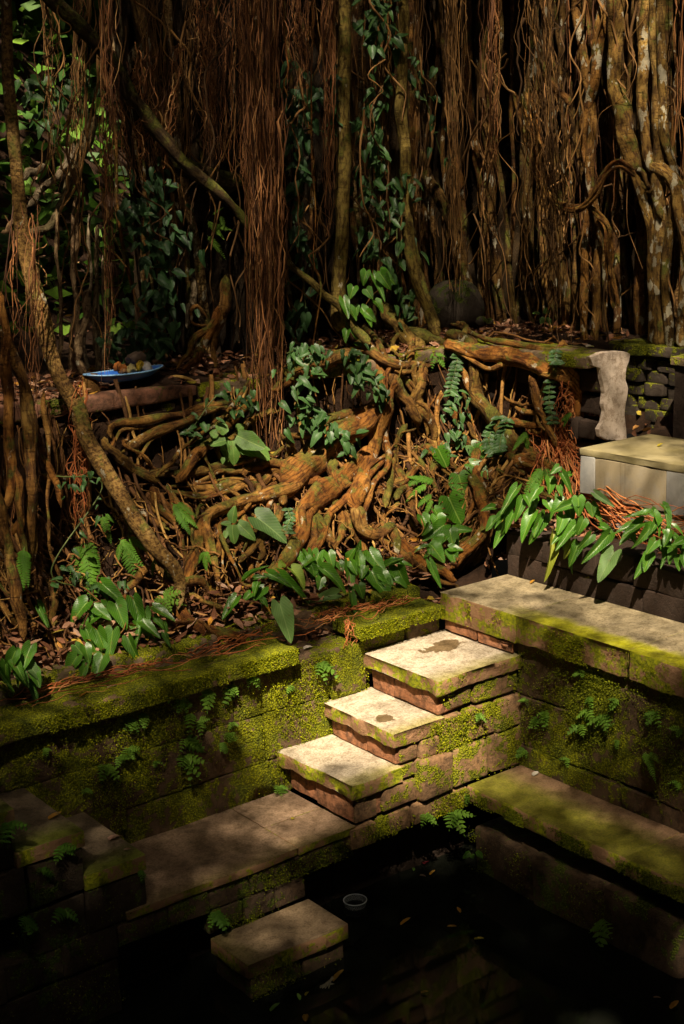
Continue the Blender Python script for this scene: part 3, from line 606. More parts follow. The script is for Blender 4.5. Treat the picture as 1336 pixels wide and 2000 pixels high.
# ---- leaning pale trunk on the left
lean=thing('leaning_trunk','slender pale tree trunk leaning down from the top left corner to the bank','trunk',(-.4,.35,.65))
P=[on(x,y,'y',v) for x,y,v in [(4,-260,1.3),(9,0,1.25),(20,200,1.2),(43,440,1.1),(74,600,1.0),(108,720,.9),(148,790,.85),(172,860,.75),(235,960,.62),(292,1050,.48),(345,1112,.40),(356,1150,.38),(352,1195,.33)]]
root(P,[20,20,21,22,24,27,30,31,32,32,31,26,16],'stemwood',sides=12,m=90,par=lean,name='stem',lump=.07)
for sp,wp in [([(230,950),(262,1010),(300,1070),(320,1120)],[16,18,16,10])]:
    froot(sp,wp,'y',[.60,.46],mat='stemwood',par=lean,name='strand')
for sp,wp,v in [([(0,640),(20,690),(45,760),(60,870),(62,930),(55,1060),(48,1160)],[16,30,30,22,24,18,12],.6),([(-10,960),(15,1060),(30,1150),(45,1255)],[20,24,24,16],.45),
   ([(40,780),(70,850),(95,900),(115,990)],[14,16,14,10],.7),([(-5,560),(10,680),(20,800),(18,900),(10,1000)],[16,20,22,20,18],.62),([(30,900),(38,1000),(50,1100)],[12,14,12],.5),
   ([(60,800),(58,900),(70,1000),(62,1120)],[10,10,9,7],.62),([(85,760),(95,850),(90,950),(100,1060),(120,1130)],[8,9,8,8,6],.66)]:
    froot(sp,wp,'y',[v+.1,v-.05],mat='root')
# ---- the curtain
PATH=np.array([(-1.9,2.5),(-.2,2.3),(.5,2.2),(1.3,1.95),(2.2,2.25),(3.2,2.7),(3.85,2.4),(3.75,1.5),(3.7,.7),(3.6,-.05),(3.5,-.7),(3.5,-1.3)])
pl_=np.concatenate([[0],np.cumsum(np.linalg.norm(np.diff(PATH,axis=0),axis=1))])
def path(s): return np.array([np.interp(s,pl_,PATH[:,0]),np.interp(s,pl_,PATH[:,1])])
SM=pl_[-1]
def curtain_root(s,depth,wd,mat,lean_=0.,zt=5.2,amp=.03,z0=None,sides=8):
    b=path(s); t=path(min(SM,s+.05))-path(max(0,s-.05)); t/=np.linalg.norm(t)+1e-9; nrm=np.array([-t[1],t[0]]); 
    if nrm@np.array([CF[0],CF[1]])<0: nrm=-nrm
    b=b+nrm*depth; n=9; P=[]
    z0=float(H(b[0],b[1]))-.05 if z0 is None else z0
    for j in range(n):
        f=j/(n-1); z=z0+(zt-z0)*f; P.append((*(b+t*lean_*(f-.0)+nrm*.08*f),z))
    P[0]=(P[0][0]+R.uniform(-.06,.06),P[0][1]+R.uniform(-.1,.0),P[0][2])
    root(P,[wd*1.25,wd,wd*.95,wd*.9],mat,sides=sides,m=52,amp=amp,lump=.16,name='aerial_root')
for i in range(115):
    s=R.uniform(4.6,SM-.2) if i<86 else R.uniform(2.4,4.6)
    d=R.uniform(-.05,.55); wd=R.choice([5,6,7,8,9,10,12,14,17,20,25]) ; curtain_root(s,d,wd,'curtain' if R.random()<.85 else 'grey',R.gauss(0,.30),amp=R.uniform(.012,.045))
for i in range(30):
    curtain_root(4.9+(SM-5.3)*(i+R.uniform(.2,.8))/30,R.uniform(-.22,-.06),R.choice([8,10,12,14,17,21]),'curtain',R.gauss(0,.14),amp=R.uniform(.01,.03),sides=11)
# pale and thin stems seen on the left between trunk and bank
for x,w_,y0,y1 in [(140,9,430,740),(150,12,470,735),(168,8,480,735),(185,10,500,730),(192,7,520,735),(205,6,560,735),(290,6,380,560),(380,16,370,600),(392,14,360,640),(400,7,380,620),(365,8,450,640),(118,8,470,730),(218,10,0,180),(230,7,0,220)]:
    dx=R.uniform(-8,8); froot([(x+dx,y0-60),(x+dx*.5,(y0+y1)/2),(x,y1)],[w_*.8,w_,w_],'y',[2.6,2.1] if y1>200 else [3.4,3.4],mat='palegrey')
froot([(175,560),(162,640),(150,700),(165,740)],[14,18,20,14],'y',1.75,mat='palegrey')
# grey arched background roots, upper left
for sp,wp in [([(20,480),(60,455),(100,440),(125,395),(140,330),(170,270),(185,225)],[8,14,18,18,20,26,24]),([(50,402),(80,375),(115,345),(130,310),(150,280)],[12,12,14,16,18]),([(250,130),(275,95),(300,70),(335,30)],[24,22,18,8]),([(245,150),(262,120),(300,60),(355,0)],[8,10,8,6]),([(40,350),(70,330),(90,322)],[10,14,10]),([(0,455),(20,440),(45,395)],[8,8,6])]:
    froot(sp,wp,'y',2.7,mat='palegrey')
# mossy diagonal log and its neighbours
lg2=thing('slanting_mossy_limb','dark mossy limb slanting from the top left down to the central root mass','limb',(.9,1.75,2.6))
froot([(60,-60),(100,0),(200,100),(290,230),(345,300),(400,355),(446,398),(490,450),(530,520)],[30,29,30,30,28,26,22,18,12],'y',[1.5,1.30],mat='log',par=lg2,name='limb',m=60,sides=12)
froot([(330,310),(380,335),(440,352),(480,360)],[26,34,36,30],'y',1.85,mat='log')
# centre post, sticks and diagonals
froot([(676,-120),(674,0),(672,200),(668,400),(664,560),(660,650)],[24,25,26,27,28,30],'y',1.40,mat='post',m=60,sides=12,amp=.008,lump=.05)
froot([(552,500),(600,545),(650,590),(700,645),(722,672)],[13,13,14,14,16],'y',[1.5,1.15],mat='post')
froot([(790,150),(812,280),(840,350),(872,410),(892,455),(905,540),(910,640)],[14,18,24,26,24,20,16],'x',[3.3,3.2],mat='curtain')
froot([(1046,110),(1080,165),(1114,206)],[13,15,13],'x',2.95,mat='curtain'); froot([(1112,204),(1118,240),(1100,300),(1095,345)],[8,8,7,5],'x',2.95,mat='curtain')
for sp,wp in [([(780,-60),(785,100),(790,250),(795,400),(800,480),(812,560),(840,620),(858,660)],[20,20,22,24,24,22,22,20]),([(806,440),(822,540),(838,600),(852,650)],[10,14,18,18]),([(832,560),(800,600),(778,650),(765,690)],[8,9,9,8]),([(755,590),(770,630),(800,650),(870,670)],[14,20,24,26]),([(745,590),(775,640),(830,690)],[22,28,30])]:
    froot(sp,wp,'y',[1.6,1.35],mat='post')
# lichen-spotted trunk-like roots, upper right
for sp,wp in [([(1195,-80),(1198,60),(1200,130),(1205,190),(1225,240),(1240,310),(1262,400),(1272,520),(1276,680)],[26,28,34,36,28,24,22,22,24]),([(1130,-80),(1128,60),(1132,120),(1150,180),(1160,240),(1158,350),(1165,480),(1160,680)],[14,18,20,18,16,16,16,18]),([(1258,-60),(1262,100),(1260,240),(1270,310),(1310,340),(1330,420),(1340,520),(1330,690)],[18,20,22,24,30,26,24,26]),([(1290,-80),(1296,120),(1300,250),(1310,330),(1306,480),(1312,690)],[16,18,18,16,18,20]),([(1168,-80),(1165,120),(1155,200),(1145,260),(1150,370),(1140,500),(1146,680)],[18,22,20,18,16,16,18]),([(1268,-80),(1280,150),(1290,380),(1288,470),(1285,560),(1290,690)],[16,18,24,28,26,24]),([(1222,220),(1235,290),(1245,320),(1262,370),(1290,420)],[18,18,16,14,12])]:
    froot(sp,wp,'x',[3.38,3.3],mat='lichen',sides=11,amp=.015)
# roots tied into a swag
for i in range(9):
    o=[R.uniform(-7,7) for _ in range(4)]
    froot([(1020+o[0]*3,180),(1045+o[0]*2,300),(1062+o[1],360),(1098+o[1],398+o[2]),(1130,406+o[2]*.8),(1162,378+o[3]),(1185,335+o[3]),(1212,322+o[1]),(1240,340+o[0])],[5,6,8,8,9,8,8,8,6],'x',[3.25,3.1],mat='root',sides=6,amp=.008)
for i in range(6):
    o=[R.uniform(-6,6) for _ in range(4)]
    froot([(1148+o[0],402),(1170+o[0],420),(1186+o[1],448),(1190+o[2],520),(1200+o[3]*2,600)],[5,6,6,5,4],'x',3.2,mat='root',sides=6)
froot([(1076,300),(1080,330),(1068,358),(1045,370)],[6,7,6,5],'x',3.25,mat='root')
froot([(1240,325),(1262,350),(1272,370),(1255,380)],[10,10,9,6],'x',3.3,mat='curtain')
# ---- fluted trunk mass behind the curtain
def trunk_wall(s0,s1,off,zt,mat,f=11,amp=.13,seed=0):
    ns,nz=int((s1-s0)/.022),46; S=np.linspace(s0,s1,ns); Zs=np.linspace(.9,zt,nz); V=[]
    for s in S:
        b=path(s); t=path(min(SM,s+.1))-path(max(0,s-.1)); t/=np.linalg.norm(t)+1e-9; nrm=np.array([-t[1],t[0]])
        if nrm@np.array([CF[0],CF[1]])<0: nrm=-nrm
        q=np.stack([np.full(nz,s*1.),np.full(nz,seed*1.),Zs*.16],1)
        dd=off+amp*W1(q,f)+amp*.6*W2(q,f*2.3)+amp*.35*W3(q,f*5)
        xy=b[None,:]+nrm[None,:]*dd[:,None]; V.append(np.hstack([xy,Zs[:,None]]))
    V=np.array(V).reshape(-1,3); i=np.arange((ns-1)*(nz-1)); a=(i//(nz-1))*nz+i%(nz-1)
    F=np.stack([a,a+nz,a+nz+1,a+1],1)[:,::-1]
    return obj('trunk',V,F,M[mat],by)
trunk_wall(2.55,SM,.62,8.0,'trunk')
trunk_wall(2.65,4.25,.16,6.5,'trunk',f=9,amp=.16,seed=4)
# ---- fine hanging rootlets, too many to count: bundles
def bundle(cx,wid,y0,y1,plane,n,mat='fine',taper=.5,wpx=(.8,3.6),spread=1.0,drift=0.,bag=None,amp=.02,ztop=None):
    B=bag or Bag(); cl=[R.gauss(0,.36) for _ in range(max(3,n//14))]
    for i in range(n):
        u=R.choice(cl)+R.gauss(0,.07) if R.random()<.75 else R.gauss(0,.36); ye=y1-abs(R.gauss(0,.28))*(y1-y0); ys_=y0-R.uniform(0,80)
        ax,v=plane; v=v+R.uniform(-.10,.10)
        nn=7; P=[]
        for j in range(nn):
            f=j/(nn-1); y=ys_+(ye-ys_)*f; ww=wid*(spread+(taper-spread)*f); P.append(on(cx+drift*f+u*ww+R.gauss(0,1.6),y,ax,v))
        C=catmull(P,22); rootn[0]+=1; C=wiggle(C,amp*R.uniform(.3,1.3),R.uniform(8,22),rootn[0]); wp=R.uniform(*wpx)
        r=np.linspace(1,.45,22)*wp*.5*pxm(C[0]); V,F=tube(C,r,4,0); B.add(V,F)
    return B
BND=[((512,46,-60,890),('y',1.15),95,dict(taper=.8,spread=1.2)),((520,36,250,920),('y',1.1),60,dict(taper=.9)),((460,110,-60,360),('y',1.35),75,dict(taper=.7)),((505,40,-60,700),('y',1.3),70,dict(taper=1.,mat='darkfine')),
 ((215,34,-60,780),('y',1.1),30,dict(taper=.4)),((640,22,-60,465),('y',1.3),26,dict(taper=.8)),((600,90,-60,250),('y',1.5),40,dict()),
 ((895,34,-60,600),('x',2.7),34,dict(taper=.5,mat='darkfine')),((960,40,-60,420),('x',2.7),24,dict(taper=.6)),((1040,60,-60,640),('x',2.7),30,dict(taper=1.,drift=40,mat='darkfine')),((1085,70,250,690),('x',2.72),30,dict(taper=1.4,drift=10,mat='darkfine')),
 ((420,60,60,330),('y',1.6),70,dict(taper=.5)),((330,120,-60,420),('y',1.9),50,dict(mat='darkfine')),((120,140,-60,430),('y',2.2),45,dict(mat='darkfine')),((290,90,150,360),('y',1.5),50,dict(taper=.5)),
 ((750,160,-60,600),('y',1.9),70,dict(taper=.9,mat='darkfine')),((1180,200,-60,660),('x',3.4),25,dict(taper=1.)),((150,24,820,1030),('y',.9),26,dict(taper=1.2,mat='redroot')),((30,70,480,1150),('y',.8),22,dict(taper=1.))]
for (a,pl2,n,kw) in BND:
    mt=kw.pop('mat','fine'); b=bundle(*a,pl2,n,mat=mt,**kw); struct(b.build('aerial_root_bundle',M[mt],by),'stuff')
# single long strands that stand out
for sp,wp in [([(606,-40),(608,120),(612,300),(617,430),(610,520),(622,560),(612,690)],[4,4,4,4,3,3,3]),([(553,-40),(556,80),(560,160),(566,190)],[4,4,3,3]),([(500,20),(515,120),(540,200),(545,290)],[12,12,10,8]),([(760,20),(760,120),(772,170)],[3,3,2]),([(610,-40),(605,120)],[3,3])]:
    froot(sp,wp,'y',1.12,mat='root',sides=5)
# rootlets knitting the bank: red beards under the arched root, fine mat everywhere
B=Bag()
def strand(P,wp,B,m=16,amp=.01,sides=4):
    C=catmull(P,m); rootn[0]+=1; C=wiggle(C,amp,R.uniform(6,14),rootn[0]); V,F=tube(C,np.linspace(1,.5,m)*wp*.5*pxm(C[0]),sides,0); B.add(V,F)
for i in range(170):
    x=R.gauss(1100,26); y=R.uniform(830,900); strand([hug(x,y,.16),hug(x+R.gauss(15,14),y+40,.17),hug(x+R.gauss(28,18),y+R.uniform(70,150),.13)],R.uniform(1.5,3.5),B)
for i in range(130):
    a=R.uniform(0,6.28); x=1125+R.gauss(0,16); y=R.uniform(722,840); strand([hug(x,y,.2),hug(x+14*math.cos(a),y+R.uniform(10,30),.22),hug(x+R.gauss(8,16),y+R.uniform(40,80),.16)],R.uniform(1.5,3.2),B)
for i in range(60):
    x=R.gauss(1165,26); y=R.uniform(820,850); strand([hug(x-40,y-20,.14),hug(x-20,y,.14),hug(x,y+10,.1)],R.uniform(1.5,3),B)
for i in range(34):
    y=R.uniform(950,1000); strand([hug(1130,y-20,.16),on(1190+R.gauss(0,10),y+R.uniform(0,40),'x',2.07),on(1260+R.gauss(0,20),y+R.uniform(20,90),'x',2.05),on(1345,y+R.uniform(40,130),'x',2.05)],R.uniform(1.5,4),B,amp=.02)
struct(B.build('rootlet_beard',M['redroot'],by),'stuff')
B=Bag()
for i in range(520):
    x,y=bank_point(); ang=R.uniform(0,6.28); L=R.uniform(.08,.45); P=[]; h0=R.uniform(.0,.12)
    for j in range(4):
        P.append((x,y,float(H(x,y))+h0+R.uniform(-.01,.03))); x+=math.cos(ang)*L/4; y+=math.sin(ang)*L/4; ang+=R.gauss(0,.5); y=min(max(y,.28),1.17)
    strand(P,R.uniform(1.2,5.5),B,m=9)
struct(B.build('root_mat',M['darkroot'],by),'stuff')
# downhill runners, and tangled thin vines across the curtain
B=Bag()
for i in range(190):
    rt=R.random()<.3
    x,y=(R.uniform(2.1,2.42),R.uniform(-.05,1.1)) if rt else (R.uniform(-1.6,2.4),R.uniform(.95,1.22)); L=R.uniform(.35,1.0); n=8; P=[]; h0=R.uniform(.02,.16); ang=(math.pi if rt else -math.pi/2)+R.gauss(0,.45)
    for j in range(n):
        P.append((x,y,(float(H(x,y))+h0)*(1-(j/(n-1))**1.5)+float(HS(x,y))*(j/(n-1))**1.5+R.uniform(-.012,.02))); x+=math.cos(ang)*L/n; y+=math.sin(ang)*L/n; ang+=R.gauss(0,.25); y=max(y,.36)
        if x<1.78: y=max(y,.30)
    strand(P,R.uniform(3,11),B,m=24,amp=.012,sides=6)
struct(B.build('root_runners',M['darkroot'],by),'stuff')
B=Bag()
for i in range(150):
    x=R.uniform(690,1340) if i<80 else R.uniform(60,690); y0=R.uniform(-60,450); L=R.uniform(120,420); dx=R.gauss(0,60); ax,v=('x',R.uniform(3.2,3.6)) if x>840 else ('y',R.uniform(1.4,1.95))
    P=[on(x+dx*f+R.gauss(0,12),min(y0+L*f,690),ax,v) for f in np.linspace(0,1,6)]; strand(P,R.uniform(2,6),B,m=26,amp=.012,sides=5)
struct(B.build('tangled_vines',M['darkfine'],by),'stuff')
# red thin roots lying over the cap stones
B=Bag()
for i in range(40):
    x=R.uniform(-1.6,-.15); y=R.uniform(.02,.25); L=R.uniform(.2,.7); a=R.gauss(.0,.22); strand([(x,y,.262),(x+L/2*math.cos(a),y+L/2*math.sin(a),.275),(x+L*math.cos(a),y+L*math.sin(a),.262)],R.uniform(1.5,3.5),B)
for i in range(30):
    x=R.uniform(.45,1.1); y=R.uniform(.05,.2); strand([(x,y,.27),(x-.1,y+R.gauss(0,.05),.28),(x-R.uniform(.15,.35),y+R.gauss(0,.06),.27)],R.uniform(1.5,3),B)
for i in range(8):
    x=R.uniform(.47,.53); strand([(x,.04,.262),(x-.02,-.01,.24),(x-.03+R.gauss(0,.03),-.02,.14)],2.,B)
struct(B.build('creeping_rootlets',M['redroot'],by),'stuff')
# ------------------------------------------------------------------ crown of the banyan, unseen above the frame; gaps placed to shape the sunlight
def trans(u,v):
    def g(cx,cy,sx,sy,a,rot=0.):
        c,s=math.cos(rot),math.sin(rot); x=(u-cx)*c+(v-cy)*s; y=-(u-cx)*s+(v-cy)*c
        return a*np.exp(-((x/sx)**2+(y/sy)**2)**1.5)
    T=np.full_like(u,.035)
    for q in GAPS: T=np.maximum(T,g(*q))
    return np.clip(T,.015,1)
GAPS=[(.16,-.30,.60,.52,.98,.2),(.45,-.72,.62,.34,.95,.1),(.72,-.24,.55,.5,.95,0),(1.1,-.2,.5,.35,.75,0),(1.62,-.40,.45,.55,.45,0),(1.62,-1.3,.4,.8,.62,0),(2.0,.05,.8,.5,.9,-.6),(1.95,-.7,.4,.5,.75,0),(2.6,.05,.6,.7,.75,0),(3.3,.6,.4,.4,.55,0),
 (1.45,1.30,1.1,.75,.9,.3),(2.7,1.7,.8,.8,.8,0),(.1,1.0,.8,.6,.6,0),(-.45,-.62,.34,.30,.5,.1),(-.75,-.40,.4,.4,.16,.1),(-1.0,-1.2,.35,.35,.28,0),(.66,-1.13,.35,.3,.5,0),(.68,-1.8,.35,.8,.22,0),(1.1,-1.2,.3,.35,.42,0),
 (-.75,.70,.8,.55,.45,0),(-.9,.12,.7,.3,.26,0),(-1.55,-.47,.5,.4,.10,0),(3.6,3.2,1.2,1.5,.26,0),(5.0,2.5,1.0,1.9,.58,0),(3.8,.8,.4,.4,.7,0),(3.0,7.8,2.4,2.4,.45,0),(1.6,4.2,.5,.6,.5,0),(.3,2.3,.5,.9,.55,0),(1.9,2.9,.7,.6,.28,0)]
def leaves(N,z0,z1,size,dom,skip):
    u=rng.uniform(dom[0],dom[1],N); v=rng.uniform(dom[2],dom[3],N)
    ar=size*size*.17; keep=rng.uniform(0,1,N)<-np.log(trans(u,v))*((dom[1]-dom[0])*(dom[3]-dom[2])/N)/ar
    if skip: keep&=~((u>skip[0])&(u<skip[1])&(v>skip[2])&(v<skip[3]))
    u,v=u[keep],v[keep]; n=len(u); z=rng.uniform(z0,z1,n); C=np.stack([u+SUN[0]/SUN[2]*z,v+SUN[1]/SUN[2]*z,z],1)
    d=rng.normal(size=(n,3)); d[:,2]*=.5; d/=np.linalg.norm(d,axis=1,keepdims=True); e=np.cross(d,rng.normal(size=(n,3))*[.5,.5,1.]+[0,0,.6]); e/=np.linalg.norm(e,axis=1,keepdims=True); s=size*rng.uniform(.7,1.3,n)[:,None]
    V=np.stack([C-d*s*.5,C+e*s*.3,C+d*s*.5,C-e*s*.3],1).reshape(-1,3); return V,np.arange(4*n).reshape(-1,4)
B=Bag(); core=(-2.4,5.6,-2.6,5.)
B.add(*leaves(480000,9.5,11.5,.065,core,None)); B.add(*leaves(90000,8.,12.5,.34,(-10,14,-10,14),core))
struct(B.build('crown',M['crown'],by,smooth=False),'stuff')
# ------------------------------------------------------------------ leaf shapes (unit length along +y, unit width along x)
def leaf_mesh(name,mat,heart=.2,cols=10,rows=9,tipp=.8,split=False,fold=.16,droop=.22,wide=.12,seed=0,wave=.03):
    us=np.linspace(-1,1,cols+1); V=[];UV=[]; rows=16 if split else rows; w=Wob(seed+50)
    for u in us:
        a=abs(u); ys=-heart*(1-(2*a-1)**2) if a<.5 else -heart+(heart+wide)*((a-.5)*2)**1.8
        ye=wide+(1-wide)*(1-a**1.6)**(tipp+.12) if a<1 else wide+.01
        for j in range(rows+1):
            t=j/rows; y=ys+(ye-ys)*t
            z=fold*a**1.2*.5-droop*max(y,0)**2+wave*math.sin(y*9+u*3+seed)*a+.012*float(w(np.array([u,y*3,0.]),2))
            V.append((u*.5,y,z)); UV.append((u*.5+.5,y))
    F=[]
    for i in range(cols):
        for j in range(rows):
            if split:
                um=abs(us[i]+us[i+1])/2
                if um>.42 and (j%4)==3: continue
            q=[i*(rows+1)+j,(i+1)*(rows+1)+j,(i+1)*(rows+1)+j+1,i*(rows+1)+j+1]; F.append(q)
    return mesh(name,V,np.array(F),M[mat],np.array(UV))
def frond_mesh(name,mat,n=15,droop=.35,plen=.24,seed=0,lace=False):
    g=np.random.default_rng(seed); V=[];UV=[];F=[]
    def quad(pts,uv):
        i=len(V); V.extend(pts); UV.extend(uv); F.append([i,i+1,i+2,i+3])
    def zc(y): return -droop*y*y
    for k in range(14):
        a,b=k/14,(k+1)/14; wd=.010*(1-a*.7); quad([(-wd,a,zc(a)),(wd,a,zc(a)),(wd,b,zc(b)),(-wd,b,zc(b))],[(.5,.5)]*4)
    for k in range(n):
        t=.10+.88*k/(n-1); L=plen*(math.sin(math.pi*min(1,.22+.80*t)))**.8*(1.08-.4*t)+.02; wp=.46*.88/n*1.3
        for s in (-1,1):
            L2=L*g.uniform(.85,1.1); sw=.30+g.uniform(-.08,.08); b0=np.array([0,t,zc(t)]); d=np.array([s*math.cos(sw),math.sin(sw),-.10+g.uniform(-.15,.1)]); pr=np.array([-s*math.sin(sw),math.cos(sw),.05])*s
            seg=[(0,.55),(.35,1.),(.7,.65),(1.,.05)]
            for (p,a),(q,b) in zip(seg[:-1],seg[1:]):
                A=b0+d*L2*p-np.array([0,0,.10*p*p*L2*2]); Bq=b0+d*L2*q-np.array([0,0,.10*q*q*L2*2])
                quad([A-pr*wp*a,A+pr*wp*a,Bq+pr*wp*b,Bq-pr*wp*b],[(.3,p),(.7,p),(.7,q),(.3,q)])
    return mesh(name,np.array(V),np.array(F),M[mat],np.array(UV),smooth=False)
HEART={k:[leaf_mesh('leaf',k,.18,seed=i,fold=.22+.1*i,droop=.12+.16*i,tipp=.82) for i in range(3)] for k in ('philo','philoy','pale','lime')}
OVAL={k:[leaf_mesh('leaf',k,.0,seed=i+5,wide=.40,tipp=.75,fold=.12,droop=.1+.14*i) for i in range(3)] for k in ('seed','philo','creep','creepd')}
CREEP={k:[leaf_mesh('leaf',k,.12,cols=6,rows=5,seed=i+9,wide=.2,tipp=.8,fold=.2,droop=.3*i) for i in range(3)] for k in ('creep','creepd')}
SPLIT=[leaf_mesh('leaf','philo',.16,cols=12,split=True,seed=i+20,wide=.30,tipp=.62,fold=.10,droop=.15) for i in range(2)]
FROND={k:[frond_mesh('frond',k,n=16,seed=i,droop=.25+.2*i) for i in range(3)] for k in ('fern','fernb')}
SMALLF={k:[frond_mesh('frond',k,n=6,plen=.40,seed=i+7,droop=.3+.25*i) for i in range(3)] for k in ('fern','fernb')}
def frame(b,t,width,nh,roll=0.):
    b=np.asarray(b,float);t=np.asarray(t,float); y=t-b; L=np.linalg.norm(y); y=y/L; z=np.asarray(nh,float); z=z-y*(z@y); z=unit(z); x=np.cross(y,z)
    if roll: x,z=x*math.cos(roll)+z*math.sin(roll),z*math.cos(roll)-x*math.sin(roll)
    Mx=np.eye(4); Mx[:3,0]=x*width; Mx[:3,1]=y*L; Mx[:3,2]=z*L; Mx[:3,3]=b; return Mx
def dep(P): return float((np.asarray(P)-CL)@CF)
def ptd(px,py,d): return CL+ray(px,py)*d
UPV=np.array([0,0,1.])
def sub(name,V,F,mat,leaf):
    o=bpy.data.objects.new(name,mesh(name,V-V[0],F,mat)); COL.objects.link(o); o.parent=leaf; o.location=V[0]
    pw=Matrix.Translation(Vector(WL[leaf.parent.name]))@leaf.matrix_local; o.matrix_parent_inverse=pw.inverted(); return o
def plant(name,label,cat,anchor,leaves,shapes,zoom=None,depthf=None,ax=None,v=None,stem=True,group=None,tilt=.35,leafname='leaf',near=.0,nup=.75,wscale=1.08,extra=.8):
    """leaves: (bx,by,tx,ty,w) pixel traces of blade base, tip, width in the photo; depthf(px,py) gives metres in front of the lens"""
    a=anchor; th=thing(name,label,cat,a,group); B=Bag()
    leaves=list(leaves); zs=zoom[2] if zoom else 1.
    if len(leaves)>5:
        for it in list(leaves):
            if len(it)==5 and R.random()<extra: ox_,oy_=R.gauss(0,16)/zs,R.gauss(4,14)/zs; leaves.append((it[0]+ox_,it[1]+oy_,it[2]+ox_+R.gauss(0,12)/zs,it[3]+oy_+R.gauss(0,10)/zs,it[4]*R.uniform(.6,1.),None,.07))
    for it in leaves:
        bx,by_,tx,ty,wd=it[:5]; sh=it[5] if len(it)>5 else None; bk=it[6] if len(it)>6 else 0.
        if zoom: 
            ox,oy,s=zoom; bx,tx=ox+s*bx,ox+s*tx; by_,ty=oy+s*by_,oy+s*ty; wd=wd*s
        d=depthf(bx,by_)-near+bk*.6-R.uniform(0,.05); b=ptd(bx,by_,d); Lp=math.hypot(tx-bx,ty-by_)*d/F0; t=ptd(tx,ty,d-Lp*tilt*R.uniform(.3,1.3))
        nh=-CF*.75+UPV*nup+rng.normal(size=3)*.28
        lst=sh if sh is not None else shapes; lf=inst(leafname,R.choice(lst),frame(b,t,wd*wscale*R.uniform(.78,1.12)*d/F0,nh),th)
        if stem:
            mid=(b+a)/2+UPV*.02+rng.normal(size=3)*.01; C=catmull([a+rng.normal(size=3)*.01,mid,b],10); V,F=tube(C,np.full(10,1.6*d/F0),5,0); sub('stalk',V,F,M['stem'],lf)
    return th
hd=lambda h:(lambda x,y:dep(hug(x,y,h)))
pd=lambda ax,v:(lambda x,y:dep(on(x,y,ax,v)))
PH=HEART['philo'];PY=HEART['philoy']
Z6=(960,640,.2814);Z7=(300,1080,.4491);Z3=(0,640,.5015);Z4=(668,600,.5)
plant('philodendron','large glossy philodendron spilling over the dark wall below the concrete plinth','philodendron',np.array([1.86,-.2,.66]),
 [(470,965,412,1012,62),(490,1010,562,1140,62),(405,1045,415,1148,88),(470,1100,490,1172,46),(330,1110,262,1200,90),(150,1170,98,1296,80),(215,1190,172,1330,72),(240,1170,292,1256,60),(290,1290,190,1470,92),(330,1310,288,1445,92),(150,1290,86,1410,72),(80,1290,2,1345,60),(90,1380,14,1516,74),(500,1200,385,1296,84),(600,1180,612,1308,96),(690,1220,702,1316,90),(720,1150,856,1243,62,HEART['pale']),(500,1300,466,1430,84),(580,1370,446,1540,84),(430,1430,408,1760,74,PY),(550,1480,508,1600,74,PY),(600,1500,543,1655,74),(690,1440,614,1538,84),(810,1440,650,1622,92),(850,1560,735,1762,130,HEART['pale']),(760,1380,856,1415,62),(380,1200,440,1290,70),(260,1350,215,1420,60),(640,1330,600,1440,70),(30,1330,-40,1400,70),(120,1230,60,1290,60),(540,1240,560,1350,80)],PH,Z6,pd('x',1.64),nup=.6)
plant('philodendron','glossy philodendron clump hanging over the dark wall at the right edge','philodendron',np.array([1.88,-.95,.66]),
 [(1080,1280,955,1303,48),(1130,1290,1192,1446,74),(1190,1230,1268,1316,62),(1050,1350,914,1426,72),(1110,1380,1026,1488,84),(1000,1400,884,1496,74),(1140,1480,1076,1566,74),(1100,1570,1058,1690,80),(1210,1400,1264,1460,60),(1180,1480,1204,1590,66),(1260,1520,1228,1646,64),(1310,1480,1334,1570,60),(1300,1580,1300,1690,64),(1330,1470,1254,1506,56),(1160,1330,1100,1420,70),(1240,1420,1190,1520,70),(1330,1590,1350,1680,64),(970,1420,1000,1500,60)],PH,Z6,pd('x',1.64),nup=.6)
plant('philodendron','bright philodendron clump on the kerb just left of the platform','philodendron',hug(715,1120,.02),
 [(860,40,882,95,44),(890,10,912,130,54),(940,0,1014,96,64),(950,80,992,166,74),(1030,50,1114,28,48),(1060,60,1106,176,74),(990,90,1044,136,60),(890,140,916,196,64),(950,175,994,186,40,PY),(850,20,872,-20,40),(920,60,905,110,50),(1010,120,1030,160,50)],PH,Z7,hd(.16))
plant('philodendron','small philodendron clump among the roots above the kerb, centre of the bank','philodendron',hug(622,1130,.02),
 [(670,0,702,110,56),(720,0,688,104,62),(760,0,784,64,56),(740,70,844,154,60),(730,110,718,160,48),(795,180,684,200,54,HEART['pale']),(690,20,640,60,50),(700,60,690,110,46)],PH,Z7,hd(.14))
plant('lime_leaved_plant','plant with one drooping yellow-lime leaf between the centre roots','plant',hug(560,1120,.02),[(560,60,548,30,44,HEART['lime']),(600,70,674,136,76,HEART['lime'])],HEART['lime'],Z7,hd(.16))
plant('philodendron','dark philodendron climbing a root left of the yellow-lime leaf','philodendron',hug(490,1150,.02),
 [(440,110,494,98,34),(455,130,428,184,50),(480,150,428,208,62),(500,90,604,142,48),(470,200,500,236,30),(360,195,294,286,50)],PH,Z7,hd(.14))
plant('arrowhead_plant','single large pale heart leaf hanging on a long stalk over the wall','plant',hug(455,1170,.02),[(548,222,606,392,98,HEART['pale'])],HEART['pale'],Z7,lambda x,y:dep(on(x,y,'y',.02)),tilt=.1)
plant('arrowhead_plant','single broad pale leaf standing in front of the central root','plant',hug(497,1100,.03),[(1000,740,1124,822,92,HEART['pale'])],HEART['pale'],Z3,hd(.22),tilt=.1)
